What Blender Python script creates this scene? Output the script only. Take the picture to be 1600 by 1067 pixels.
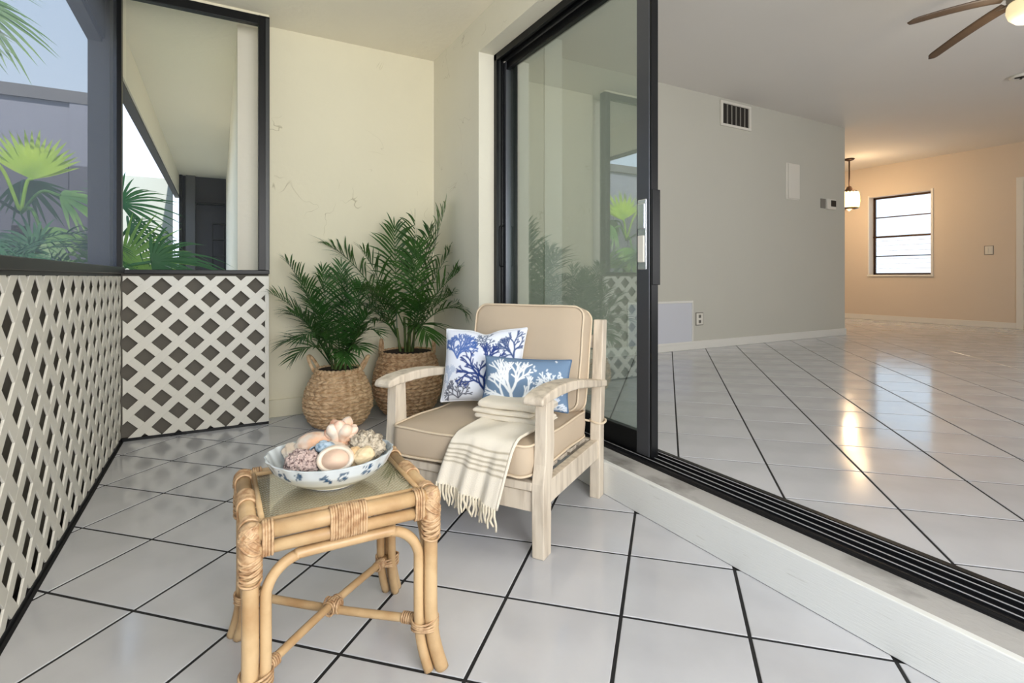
import bpy, math, random
import numpy as np
from mathutils import Vector, Matrix, Euler, noise
PI = math.pi
R = math.radians
col = bpy.context.scene.collection
for o in list(bpy.data.objects):
    bpy.data.objects.remove(o)
scn = bpy.context.scene

# ------------------------------------------------------------------ camera
YAW = R(29.95)
SN, CS = math.sin(YAW), math.cos(YAW)
cam = bpy.data.cameras.new('camera')
camo = bpy.data.objects.new('camera', cam)
col.objects.link(camo)
camo.location = (0, 0, 1.0)
camo.rotation_euler = (PI / 2, 0, -YAW)
cam.sensor_width = 36
cam.lens = 830 / 1600 * 36
cam.shift_x = -0.0125
cam.shift_y = -0.0631
cam.clip_start = 0.02
scn.camera = camo

# ------------------------------------------------------------------ world, sun, lamps, exposure
W = bpy.data.worlds.new('sky')
scn.world = W
W.use_nodes = True
nt = W.node_tree
bg = nt.nodes['Background']
tc = nt.nodes.new('ShaderNodeTexCoord')
sep = nt.nodes.new('ShaderNodeSeparateXYZ')
rmp = nt.nodes.new('ShaderNodeValToRGB')
nt.links.new(tc.outputs['Generated'], sep.inputs[0])
nt.links.new(sep.outputs['Z'], rmp.inputs[0])
nt.links.new(rmp.outputs[0], bg.inputs[0])
rmp.color_ramp.elements[0].position = 0.0
rmp.color_ramp.elements[0].color = (0.76, 0.88, 1.0, 1)
rmp.color_ramp.elements[1].position = 0.8
rmp.color_ramp.elements[1].color = (0.45, 0.66, 0.95, 1)
bg.inputs[1].default_value = 1.35


def lamp(name, kind, loc, energy, color, size=None, rot=(0, 0, 0), size_y=None):
    l = bpy.data.lights.new(name, kind)
    l.energy = energy
    l.color = color
    o = bpy.data.objects.new(name, l)
    col.objects.link(o)
    o.location = loc
    o.rotation_euler = rot
    if kind == 'AREA':
        l.size = size
        if size_y:
            l.shape = 'RECTANGLE'
            l.size_y = size_y
    elif kind == 'SUN':
        l.angle = size
    else:
        l.shadow_soft_size = size
    return o


lamp('sun', 'SUN', (0, 0, 10), 7.0, (1.0, 0.95, 0.88), R(1.0), (R(38), R(7), 0))
lamp('open_end_fill', 'AREA', (0.5, -1.9, 1.5), 96, (1.0, 0.975, 0.95), 1.9, (R(106), 0, 0), 1.6)  # added fill behind the camera, in place of daylight from the open end
lamp('living_room_fill', 'AREA', (5.2, -2.0, 1.5), 84, (0.98, 0.985, 1.0), 3.0, (R(116), 0, 0), 1.6)  # unseen fill added to brighten the room and its ceiling
lamp('dining_room_fill', 'AREA', (9.4, 6.9, 3.0), 14, (1.0, 0.74, 0.5), 1.0, (R(-20), 0, 0))  # added warm softbox, not a fitting of the dining room
scn.view_settings.view_transform = 'Standard'
scn.view_settings.look = 'None'
scn.view_settings.gamma = 1
scn.view_settings.use_curve_mapping = False
scn.view_settings.exposure = 0.42


# ------------------------------------------------------------------ materials
def lin(c):
    return tuple(((x / 255) / 12.92 if x / 255 <= .04045 else ((x / 255 + .055) / 1.055) ** 2.4) for x in c)


def mat(name, rgb, rough=.6, var=.0, scale=8, bump=0, bscale=40, metal=0, rgb2=None, stretch=None, spec=None, trans=0, detail=4,
        coord='Object', lo=.35, hi=.65):
    m = bpy.data.materials.new(name)
    m.use_nodes = True
    t = m.node_tree
    b = t.nodes['Principled BSDF']
    c = lin(rgb)
    b.inputs['Base Color'].default_value = (*c, 1)
    b.inputs['Roughness'].default_value = rough
    b.inputs['Metallic'].default_value = metal
    if spec is not None:
        b.inputs['Specular IOR Level'].default_value = spec
    if var or bump or rgb2:
        co = t.nodes.new('ShaderNodeTexCoord')
        mp = t.nodes.new('ShaderNodeMapping')
        t.links.new(co.outputs[coord], mp.inputs[0])
        if stretch:
            mp.inputs['Scale'].default_value = stretch
    if var or rgb2:
        n = t.nodes.new('ShaderNodeTexNoise')
        n.inputs['Scale'].default_value = scale
        n.inputs['Detail'].default_value = detail
        t.links.new(mp.outputs[0], n.inputs['Vector'])
        r = t.nodes.new('ShaderNodeValToRGB')
        r.color_ramp.elements[0].position = lo
        r.color_ramp.elements[1].position = hi
        c2 = lin(rgb2) if rgb2 else tuple(x * (1 - var) for x in c)
        r.color_ramp.elements[0].color = (*c2, 1)
        r.color_ramp.elements[1].color = (*c, 1)
        t.links.new(n.outputs[0], r.inputs[0])
        t.links.new(r.outputs[0], b.inputs['Base Color'])
    if bump:
        n2 = t.nodes.new('ShaderNodeTexNoise')
        n2.inputs['Scale'].default_value = bscale
        n2.inputs['Detail'].default_value = 5
        t.links.new(mp.outputs[0], n2.inputs['Vector'])
        bp = t.nodes.new('ShaderNodeBump')
        bp.inputs['Strength'].default_value = bump
        bp.inputs['Distance'].default_value = .01
        t.links.new(n2.outputs[0], bp.inputs['Height'])
        t.links.new(bp.outputs[0], b.inputs['Normal'])
    return m


def emis(name, rgb, strength):
    m = mat(name, rgb)
    b = m.node_tree.nodes['Principled BSDF']
    b.inputs['Emission Color'].default_value = (*lin(rgb), 1)
    b.inputs['Emission Strength'].default_value = strength
    return m


def stucco(name, rgb, crack=True, spots=(176, 166, 132)):
    """painted plaster: soft trowel relief plus a few thin raised hairline ridges"""
    m = mat(name, rgb, .75, var=.035, scale=1.3, bump=.22, bscale=22)
    t = m.node_tree
    b = t.nodes['Principled BSDF']
    if crack:
        co = t.nodes.new('ShaderNodeTexCoord')
        nz = t.nodes.new('ShaderNodeTexNoise')
        nz.inputs['Scale'].default_value = 2.2
        nz.inputs['Detail'].default_value = 3
        nz.inputs['Roughness'].default_value = .55
        nz.inputs['Distortion'].default_value = .9
        t.links.new(co.outputs['Object'], nz.inputs['Vector'])
        sub = t.nodes.new('ShaderNodeMath'); sub.operation = 'SUBTRACT'; sub.inputs[1].default_value = .5
        ab = t.nodes.new('ShaderNodeMath'); ab.operation = 'ABSOLUTE'
        t.links.new(nz.outputs[0], sub.inputs[0]); t.links.new(sub.outputs[0], ab.inputs[0])
        cr = t.nodes.new('ShaderNodeMapRange')
        cr.inputs['From Min'].default_value = 0; cr.inputs['From Max'].default_value = .0042
        cr.inputs['To Min'].default_value = 1; cr.inputs['To Max'].default_value = 0
        t.links.new(ab.outputs[0], cr.inputs['Value'])
        nm = t.nodes.new('ShaderNodeTexNoise'); nm.inputs['Scale'].default_value = 3.1; nm.inputs['Detail'].default_value = 2
        t.links.new(co.outputs['Object'], nm.inputs['Vector'])
        mr = t.nodes.new('ShaderNodeMapRange')
        mr.inputs['From Min'].default_value = .54; mr.inputs['From Max'].default_value = .62
        t.links.new(nm.outputs[0], mr.inputs['Value'])
        mul = t.nodes.new('ShaderNodeMath'); mul.operation = 'MULTIPLY'
        t.links.new(cr.outputs[0], mul.inputs[0]); t.links.new(mr.outputs[0], mul.inputs[1])
        mx = t.nodes.new('ShaderNodeMix'); mx.data_type = 'RGBA'
        src = b.inputs['Base Color'].links[0].from_socket
        mf = t.nodes.new('ShaderNodeMath'); mf.operation = 'MULTIPLY'; mf.inputs[1].default_value = .8
        t.links.new(mul.outputs[0], mf.inputs[0])
        t.links.new(mf.outputs[0], mx.inputs['Factor'])
        t.links.new(src, mx.inputs['A'])
        mx.inputs['B'].default_value = (*lin(spots), 1)
        t.links.new(mx.outputs['Result'], b.inputs['Base Color'])
    return m


def glass_mat(name, tint, ior=.08, rough=0.0):
    m = bpy.data.materials.new(name)
    m.use_nodes = True
    t = m.node_tree
    t.nodes.clear()
    out = t.nodes.new('ShaderNodeOutputMaterial')
    mix = t.nodes.new('ShaderNodeMixShader')
    tr = t.nodes.new('ShaderNodeBsdfTransparent')
    gl = t.nodes.new('ShaderNodeBsdfGlossy')
    lw = t.nodes.new('ShaderNodeLayerWeight')
    lw.inputs[0].default_value = .5
    pw = t.nodes.new('ShaderNodeMath'); pw.operation = 'POWER'; pw.inputs[1].default_value = 3.0
    t.links.new(lw.outputs['Facing'], pw.inputs[0])
    fr = t.nodes.new('ShaderNodeMapRange')
    fr.inputs['To Min'].default_value = ior; fr.inputs['To Max'].default_value = 1.0
    t.links.new(pw.outputs[0], fr.inputs['Value'])
    gl.inputs['Roughness'].default_value = rough
    tr.inputs[0].default_value = (*tint, 1)
    t.links.new(fr.outputs[0], mix.inputs[0])
    t.links.new(tr.outputs[0], mix.inputs[1])
    t.links.new(gl.outputs[0], mix.inputs[2])
    t.links.new(mix.outputs[0], out.inputs[0])
    return m


def screen_mat(name, rgb, fac):
    m = bpy.data.materials.new(name)
    m.use_nodes = True
    t = m.node_tree
    t.nodes.clear()
    out = t.nodes.new('ShaderNodeOutputMaterial')
    mix = t.nodes.new('ShaderNodeMixShader')
    mix.inputs[0].default_value = fac
    tr = t.nodes.new('ShaderNodeBsdfTransparent')
    d = t.nodes.new('ShaderNodeBsdfDiffuse')
    tl = t.nodes.new('ShaderNodeBsdfTranslucent')
    m2 = t.nodes.new('ShaderNodeMixShader')
    m2.inputs[0].default_value = .5
    d.inputs[0].default_value = (*lin(rgb), 1)
    tl.inputs[0].default_value = (*lin(rgb), 1)
    t.links.new(d.outputs[0], m2.inputs[1]); t.links.new(tl.outputs[0], m2.inputs[2])
    t.links.new(tr.outputs[0], mix.inputs[1])
    t.links.new(m2.outputs[0], mix.inputs[2])
    t.links.new(mix.outputs[0], out.inputs[0])
    return m


def attr_mat(name, rough=.8, bump=0, bscale=300, coat=0):
    m = mat(name, (200, 200, 200), rough, bump=bump, bscale=bscale)
    t = m.node_tree
    a = t.nodes.new('ShaderNodeAttribute')
    a.attribute_name = 'print'
    t.links.new(a.outputs['Color'], t.nodes['Principled BSDF'].inputs['Base Color'])
    t.nodes['Principled BSDF'].inputs['Coat Weight'].default_value = coat
    return m


def leaf_mat(name, a, b, rough=.42, tl=.25):
    m = mat(name, a, rough, rgb2=b, scale=3.5, lo=.3, hi=.7)
    t = m.node_tree
    p = t.nodes['Principled BSDF']
    out = [n for n in t.nodes if n.type == 'OUTPUT_MATERIAL'][0]
    tr = t.nodes.new('ShaderNodeBsdfTranslucent')
    tr.inputs[0].default_value = (*lin(tuple(min(255, x * 1.25) for x in a)), 1)
    mx = t.nodes.new('ShaderNodeMixShader')
    mx.inputs[0].default_value = tl
    t.links.new(p.outputs[0], mx.inputs[1]); t.links.new(tr.outputs[0], mx.inputs[2])
    t.links.new(mx.outputs[0], out.inputs[0])
    return m


def tile_mat(name, rgb, rough):
    m = mat(name, rgb, rough, rgb2=tuple(int(x * .955) for x in rgb), scale=2.6, detail=6, lo=.38, hi=.6)
    t = m.node_tree
    b = t.nodes['Principled BSDF']
    b.inputs['Specular IOR Level'].default_value = .7
    # worn, slightly duller patches
    co = t.nodes.new('ShaderNodeTexCoord')
    n = t.nodes.new('ShaderNodeTexNoise'); n.inputs['Scale'].default_value = 5; n.inputs['Detail'].default_value = 8
    t.links.new(co.outputs['Object'], n.inputs['Vector'])
    mr = t.nodes.new('ShaderNodeMapRange')
    mr.inputs['To Min'].default_value = rough * .75; mr.inputs['To Max'].default_value = rough * 1.5
    mr.inputs['From Min'].default_value = .35; mr.inputs['From Max'].default_value = .7
    t.links.new(n.outputs[0], mr.inputs['Value'])
    t.links.new(mr.outputs[0], b.inputs['Roughness'])
    bp = t.nodes.new('ShaderNodeBump'); bp.inputs['Strength'].default_value = .05; bp.inputs['Distance'].default_value = .004
    n3 = t.nodes.new('ShaderNodeTexNoise'); n3.inputs['Scale'].default_value = 9
    t.links.new(co.outputs['Object'], n3.inputs['Vector'])
    t.links.new(n3.outputs[0], bp.inputs['Height'])
    t.links.new(bp.outputs[0], b.inputs['Normal'])
    return m


M = dict(
    tile=tile_mat('floor_tile', (201, 202, 207), .12),
    grout=mat('black_grout', (24, 24, 26), .8),
    wall_back=stucco('cream_stucco', (236, 229, 204)),
    wall_right=stucco('pale_stucco', (236, 231, 214), True, (190, 182, 160)),
    ceil_out=stucco('ceiling_stucco', (246, 239, 222), False),
    wall_in=mat('interior_paint', (200, 198, 187), .7, var=.02, scale=1.2, bump=.05, bscale=60),
    ceil_in=mat('interior_ceiling_paint', (226, 222, 216), .8, var=.02, scale=1.0),
    wall_warm=mat('dining_paint', (216, 203, 186), .7, var=.02, scale=1.2),
    trim=mat('white_trim', (228, 226, 219), .45),
    kick=mat('chipped_white_paint', (230, 232, 230), .5, rgb2=(202, 203, 198), scale=7, stretch=(1, 1.2, 14), lo=.24, hi=.34, bump=.15, bscale=20),
    sill=mat('grey_concrete_sill', (176, 174, 172), .8, rgb2=(120, 118, 114), scale=5, stretch=(1, .7, 1), lo=.30, hi=.46, bump=.25, bscale=60),
    black=mat('black_aluminium', (14, 15, 17), .35, spec=.25),
    jamb=mat('brown_black_aluminium', (58, 60, 60), .4, metal=.3),
    bronze=mat('dark_bronze_aluminium', (92, 94, 100), .33, metal=.6),
    groove=mat('track_groove', (10, 10, 14), .5),
    silver=mat('rail_silver', (196, 198, 204), .4, metal=.4),
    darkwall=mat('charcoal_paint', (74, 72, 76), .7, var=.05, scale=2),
    grey=mat('grey_paint', (98, 97, 98), .7, var=.04),
    backing=mat('grey_backing', (112, 107, 98), .85, var=.12, scale=3),
    lattice=mat('cream_vinyl', (226, 223, 213), .42, var=.02, scale=3),
    ext_white=mat('white_render', (206, 210, 216), .8, var=.05, scale=1.5, bump=.1, bscale=30),
    ext_pale=mat('pale_grey_render', (160, 166, 160), .8, var=.05, scale=1.5),
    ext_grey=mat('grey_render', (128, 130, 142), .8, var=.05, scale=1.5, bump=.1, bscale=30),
    fence=mat('fence_board', (84, 84, 94), .8, var=.1, scale=2),
    ground=mat('garden_ground', (204, 198, 182), .9, rgb2=(160, 158, 134), scale=1.2),
    glass=glass_mat('door_glass', (.80, .87, .84), .22),
    tglass=glass_mat('table_glass', (.985, .99, .98), .045, .0),
    pane=glass_mat('window_glass', (.96, .97, .97), .0),
    screen=screen_mat('insect_screen', (116, 120, 132), .40),
    screen_clear=screen_mat('fine_screen', (140, 145, 150), .03),
    wood=mat('weathered_whitewash', (218, 206, 188), .6, rgb2=(180, 166, 148), scale=7, stretch=(5, 5, .6), lo=.25, hi=.55, bump=.12, bscale=30, detail=8),
    cushion=mat('beige_canvas', (197, 179, 156), .85, var=.03, scale=3, bump=.06, bscale=400),
    piping=mat('beige_piping', (218, 200, 174), .8),
    throw=mat('cream_throw', (238, 229, 212), .95, var=.04, scale=20, bump=.25, bscale=260),
    fringe=mat('cream_fringe', (232, 222, 200), .95, var=.08, scale=60),
    rattan=mat('honey_rattan', (206, 176, 134), .38, rgb2=(172, 136, 94), scale=9, lo=.3, hi=.62, bump=.08, bscale=60, detail=6),
    binding=mat('cane_binding', (202, 170, 132), .5, rgb2=(164, 126, 90), scale=60, lo=.35, hi=.6),
    soil=mat('potting_soil', (52, 36, 26), .95, var=.3, scale=60, bump=.8, bscale=70),
    stem=mat('green_stem', (92, 110, 48), .5, rgb2=(66, 84, 34), scale=20),
    palm=leaf_mat('palm_leaf', (72, 112, 48), (22, 58, 26), .36),
    palm2=leaf_mat('palm_leaf_deep', (64, 106, 48), (20, 54, 26), .36),
    leaf_lit=leaf_mat('garden_leaf_bright', (176, 200, 70), (120, 160, 60), .45, .4),  # sunlit look put into the leaf colour
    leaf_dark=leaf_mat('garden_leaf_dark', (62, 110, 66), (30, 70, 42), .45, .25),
    leaf_mid=leaf_mat('garden_leaf_mid', (120, 156, 76), (66, 108, 54), .45, .35),  # mid-lit look put into the leaf colour
    trunk=mat('palm_trunk', (96, 84, 70), .9, rgb2=(60, 52, 44), scale=20, stretch=(1, 1, 4), bump=.6, bscale=20),
    fan=mat('fan_blade_brown', (92, 72, 54), .5, var=.15, scale=6, stretch=(6, 1, 1)),
    fanmetal=mat('brushed_nickel', (160, 152, 140), .35, metal=.8),
    bowl_lit=emis('frosted_bowl', (244, 226, 180), .55),
    crystal=emis('lit_crystal', (255, 214, 140), 5.0),
    dark_bronze=mat('dark_bronze', (60, 40, 26), .4, metal=.5),
    white_plastic=mat('white_plastic', (226, 222, 212), .4),
    grey_plastic=mat('grey_plastic', (130, 126, 118), .5),
    dark_slot=mat('dark_slot', (36, 32, 28), .6),
    shade=mat('louvre_glass_edge', (226, 224, 220), .4),
    gold=mat('brass', (200, 150, 80), .3, metal=.9),
    chrome=mat('satin_chrome', (214, 216, 220), .22, metal=.8),
)


# ------------------------------------------------------------------ geometry helpers
class MB:
    def __init__(self):
        self.v = []
        self.f = []

    def add(self, vs, fs):
        n = len(self.v)
        self.v += [tuple(p) for p in vs]
        self.f += [tuple(i + n for i in q) for q in fs]
        return self

    def box(self, x0, x1, y0, y1, z0, z1):
        v = [(x, y, z) for x in (x0, x1) for y in (y0, y1) for z in (z0, z1)]
        return self.add(v, [(0, 1, 3, 2), (4, 6, 7, 5), (0, 4, 5, 1), (2, 3, 7, 6), (0, 2, 6, 4), (1, 5, 7, 3)])

    def prism(self, poly, fn, a, b):
        """poly of 2-d points; fn(p, q, d) -> 3-d; extruded from d=a to d=b"""
        n = len(poly)
        v = [fn(p[0], p[1], a) for p in poly] + [fn(p[0], p[1], b) for p in poly]
        f = [tuple(range(n))[::-1], tuple(range(n, 2 * n))] + [(i, (i + 1) % n, n + (i + 1) % n, n + i) for i in range(n)]
        return self.add(v, f)

    def tube(self, pts, r, seg=10, cap=True, closed=False, flat=None):
        pts = [Vector(p) for p in pts]
        n = len(pts)
        rs = r if isinstance(r, (list, tuple)) else [r] * n
        vs = []
        up = None
        for i, p in enumerate(pts):
            if closed:
                t = (pts[(i + 1) % n] - pts[i - 1]).normalized()
            else:
                t = (pts[min(i + 1, n - 1)] - pts[max(i - 1, 0)]).normalized()
            if up is None:
                a = Vector((0, 0, 1)) if abs(t.z) < .9 else Vector((1, 0, 0))
                up = (a - t * a.dot(t)).normalized()
            else:
                up = (up - t * up.dot(t)).normalized()
            s = t.cross(up)
            for k in range(seg):
                w = 2 * PI * k / seg
                vs.append(p + (up * math.cos(w) + s * math.sin(w) * (flat or 1)) * rs[i])
        fs = []
        m = n if closed else n - 1
        for i in range(m):
            j = (i + 1) % n
            for k in range(seg):
                fs.append((i * seg + k, i * seg + (k + 1) % seg, j * seg + (k + 1) % seg, j * seg + k))
        if cap and not closed:
            fs.append(tuple(range(seg))[::-1])
            fs.append(tuple(range((n - 1) * seg, n * seg)))
        return self.add(vs, fs)

    def lathe(self, prof, seg=32, c=(0, 0, 0), sx=1, sy=1):
        vs = []
        for r, z in prof:
            for k in range(seg):
                a = 2 * PI * k / seg
                vs.append((c[0] + r * math.cos(a) * sx, c[1] + r * math.sin(a) * sy, c[2] + z))
        fs = []
        for i in range(len(prof) - 1):
            for k in range(seg):
                fs.append((i * seg + k, i * seg + (k + 1) % seg, (i + 1) * seg + (k + 1) % seg, (i + 1) * seg + k))
        if prof[0][0] > 1e-6:
            fs.append(tuple(range(seg))[::-1])
        if prof[-1][0] > 1e-6:
            fs.append(tuple(range((len(prof) - 1) * seg, len(prof) * seg)))
        return self.add(vs, fs)

    def grid(self, fn, nu, nv, closed_u=False):
        vs = [fn(i / (nu if closed_u else nu - 1), j / (nv - 1)) for j in range(nv) for i in range(nu)]
        fs = []
        for j in range(nv - 1):
            for i in range(nu if closed_u else nu - 1):
                a = j * nu + i
                b = j * nu + (i + 1) % nu
                fs.append((a, b, b + nu, a + nu))
        return self.add(vs, fs)

    def build(self, name, m, parent=None, smooth=False, bevel=0, seg=2, solid=0, sub=0):
        me = bpy.data.meshes.new(name)
        me.from_pydata(self.v, [], self.f)
        me.update()
        import bmesh
        bm = bmesh.new()
        bm.from_mesh(me)
        bmesh.ops.recalc_face_normals(bm, faces=bm.faces)
        bm.to_mesh(me)
        bm.free()
        if smooth:
            for p in me.polygons:
                p.use_smooth = True
        me.materials.append(m)
        o = bpy.data.objects.new(name, me)
        col.objects.link(o)
        o.parent = parent
        if solid:
            s = o.modifiers.new('solid', 'SOLIDIFY'); s.thickness = solid; s.offset = 0
        if bevel:
            b = o.modifiers.new('bevel', 'BEVEL')
            b.width = bevel; b.segments = seg; b.limit_method = 'ANGLE'; b.angle_limit = R(40)
            if smooth:
                b.harden_normals = False
        if sub:
            s = o.modifiers.new('sub', 'SUBSURF'); s.levels = sub; s.render_levels = sub
        return o


def box(name, m, x0, x1, y0, y1, z0, z1, parent=None, bevel=0, seg=2):
    return MB().box(x0, x1, y0, y1, z0, z1).build(name, m, parent, bevel=bevel, seg=seg)


def empty(name, loc=(0, 0, 0), rz=0):
    o = bpy.data.objects.new(name, None)
    col.objects.link(o)
    o.location = loc
    o.rotation_euler = (0, 0, rz)
    o.empty_display_size = .05
    return o


def tag(o, label=None, cat=None, group=None, kind=None):
    if label: o['label'] = label
    if cat: o['category'] = cat
    if group: o['group'] = group
    if kind: o['kind'] = kind
    return o


def struct(o, label=None, cat=None):
    o['kind'] = 'structure'
    return tag(o, label, cat)


def clip(poly, x0, x1, y0, y1):
    def cut(P, ins, inter):
        out = []
        for i in range(len(P)):
            a, b = P[i - 1], P[i]
            if ins(b):
                if not ins(a): out.append(inter(a, b))
                out.append(b)
            elif ins(a):
                out.append(inter(a, b))
        return out

    def ix(v):
        return lambda a, b: (v, a[1] + (b[1] - a[1]) * (v - a[0]) / (b[0] - a[0]))

    def iy(v):
        return lambda a, b: (a[0] + (b[0] - a[0]) * (v - a[1]) / (b[1] - a[1]), v)
    for ins, it in ((lambda p: p[0] >= x0, ix(x0)), (lambda p: p[0] <= x1, ix(x1)), (lambda p: p[1] >= y0, iy(y0)), (lambda p: p[1] <= y1, iy(y1))):
        if not poly: return []
        poly = cut(poly, ins, it)
    return poly


def area(p):
    return abs(sum(p[i - 1][0] * p[i][1] - p[i][0] * p[i - 1][1] for i in range(len(p)))) / 2 if len(p) > 2 else 0


def smoothpath(pts, n=6):
    """Catmull-Rom through pts"""
    P = [Vector(p) for p in pts]
    P = [P[0] * 2 - P[1]] + P + [P[-1] * 2 - P[-2]]
    out = []
    for i in range(1, len(P) - 2):
        for k in range(n):
            t = k / n
            a, b, c, d = P[i - 1], P[i], P[i + 1], P[i + 2]
            out.append(.5 * ((2 * b) + (c - a) * t + (2 * a - 5 * b + 4 * c - d) * t * t + (3 * b - a - 3 * c + d) * t ** 3))
    out.append(P[-2])
    return out


# ------------------------------------------------------------------ levels
FI = .17            # indoor floor
HO, HI = 2.78, 3.134  # ceilings
XW = 1.54           # balcony face of the door wall
YB = 4.18           # back wall of the balcony
YV = 4.31           # indoor wall with the vent
XF = 11.01          # far wall with the window

# ------------------------------------------------------------------ floors with single tiles
def floor_tiles(parent, size, ox, oy, rects, z, gap, far=None, m=None):
    s = size
    h = (s - gap) / 2
    r2 = math.sqrt(2)
    stuffmb = MB()
    shared = {}
    cnt = 0

    def tile_mesh(P):
        # P is a polygon around its own centroid; small chamfer
        n = len(P)
        c = Vector((sum(p[0] for p in P) / n, sum(p[1] for p in P) / n))
        k = .0018
        ins = []
        for p in P:
            d = Vector(p) - c
            L = d.length
            ins.append(c + d * max(0, (L - k * 1.4) / L) if L > 1e-6 else c)
        v = [(p[0], p[1], -.008) for p in P] + [(p[0], p[1], -.0012) for p in P] + [(p[0], p[1], 0) for p in ins]
        f = [(i, (i + 1) % n, n + (i + 1) % n, n + i) for i in range(n)] + [(n + i, n + (i + 1) % n, 2 * n + (i + 1) % n, 2 * n + i) for i in range(n)]
        f += [tuple(range(2 * n, 3 * n))]
        return v, f
    for (x0, x1, y0, y1) in rects:
        us = [(x - y) / r2 / s for x in (x0, x1) for y in (y0, y1)]
        vs = [(x + y) / r2 / s for x in (x0, x1) for y in (y0, y1)]
        for i in range(math.floor(min(us) - ox) - 1, math.ceil(max(us) - ox) + 2):
            for j in range(math.floor(min(vs) - oy) - 1, math.ceil(max(vs) - oy) + 2):
                cu, cv = (i + .5 + ox) * s, (j + .5 + oy) * s
                P = []
                for du, dv in ((-h, -h), (h, -h), (h, h), (-h, h)):
                    a, b = cu + du, cv + dv
                    P.append(((a + b) / r2, (b - a) / r2))
                Q = clip(P, x0, x1, y0, y1)
                A = area(Q)
                if A < .0004: continue
                Q2 = []
                for p in Q:
                    if not Q2 or (Vector(p) - Vector(Q2[-1])).length > 1e-4: Q2.append(p)
                if (Vector(Q2[0]) - Vector(Q2[-1])).length < 1e-4: Q2.pop()
                if len(Q2) < 3: continue
                cx = sum(p[0] for p in Q2) / len(Q2)
                cy = sum(p[1] for p in Q2) / len(Q2)
                full = A > (2 * h) ** 2 * .999
                loc = [(p[0] - cx, p[1] - cy) for p in Q2]
                if far and far(cx, cy):
                    v, f = tile_mesh(loc)
                    stuffmb.add([(a + cx, b + cy, c + z) for a, b, c in v], f)
                    continue
                if full and 'f' in shared:
                    me = shared['f']
                else:
                    v, f = tile_mesh(loc)
                    me = bpy.data.meshes.new('tile')
                    me.from_pydata(v, [], f)
                    me.update()
                    me.materials.append(m)
                    if full: shared['f'] = me
                o = bpy.data.objects.new('tile', me)
                col.objects.link(o)
                o.parent = parent
                o.location = (cx, cy, z)
                rr = random.Random(i * 91 + j * 17)
                o.rotation_euler = (rr.uniform(-.0012, .0012), rr.uniform(-.0012, .0012), 0)
                cnt += 1
    if stuffmb.v:
        o = stuffmb.build('distant_tiles', m, parent)
        o['kind'] = 'stuff'
    return cnt


fl = struct(box('floor', M['grout'], -.56, XW + .02, -2.0, YB + .02, -.2, -.0025))
n1 = floor_tiles(fl, .3535, .624, .4906, [(-.50, XW - .001, -.6, YB)], 0, .0105, m=M['tile'])
fi = MB().box(1.83, XF + .02, -2.3, YV + .02, -.1, FI - .0022).box(7.6, XF + .02, YV, 8.1, -.1, FI - .0022).build('floor_interior', M['grout'])
struct(fi)


def farf(x, y):
    return x > 7.3 or y < .2 and x > 3 or y < -.3 or (x * SN + y * CS) > 6.2


n2 = floor_tiles(fi, .3754, 1.1289, .8169, [(1.835, XF, -1.2, YV), (7.78, XF, YV, 8.0)], FI, .0085, far=farf, m=M['tile'])
print('tiles', n1, n2)

# ------------------------------------------------------------------ balcony shell
struct(box('wall_back', M['wall_back'], .297, XW + .3, YB, YB + .12, -.1, HO))
struct(box('wall_right', M['wall_right'], XW, 1.84, 3.304, YB, -.1, HO + .5))
struct(box('wall_right_lintel', M['wall_right'], XW, 1.84, -2.0, 3.304, 2.538, HO + .5))
struct(box('wall_right_near', M['wall_right'], XW, 1.84, -2.0, -1.0, 0, 2.538))
struct(box('baseboard_back', M['wall_back'], .297, XW, YB - .018, YB, 0, .125, bevel=.004))
struct(box('baseboard_right', M['wall_right'], XW - .018, XW, 3.31, YB - .018, 0, .125, bevel=.004))
struct(box('ceiling', M['ceil_out'], -.69, XW, -2.0, 11.4, HO, HO + .35))
struct(box('trim_1', M['kick'], XW - .004, XW + .02, -1.0, 3.304, .001, .150, bevel=.003))
struct(box('trim_2', M['sill'], XW + .02, 1.84, -1.0, 3.304, -.1, .148))
# outer beam along the eave: light inner fascia, dark underside
bm_ = struct(box('beam', M['darkwall'], -.68, -.612, -2.0, 11.4, 2.42, HO))
box('fascia_board', M['ceil_out'], -.611, -.598, 4.3, 11.3, 2.445, HO - .001, bm_)
box('fascia_board', M['darkwall'], -.611, -.598, -2.0, 4.29, 2.445, HO - .001, bm_)  # near fascia, coloured dark for the shade and screen haze over it
struct(box('column_outer', M['grey'], -.68, -.575, 4.06, 4.28, -.3, HO))

# ------------------------------------------------------------------ parapet: backing, lattice, black rails
struct(box('wall_left', M['backing'], -.60, -.565, -2.0, 4.05, -.3, 1.02))
struct(box('wall_left_return', M['backing'], -.565, .297, 4.05, 4.085, -.3, 1.02))
struct(box('wall_end', M['backing'], -.6, XW, -2.03, -2.0, 0, 1.0))


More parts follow.
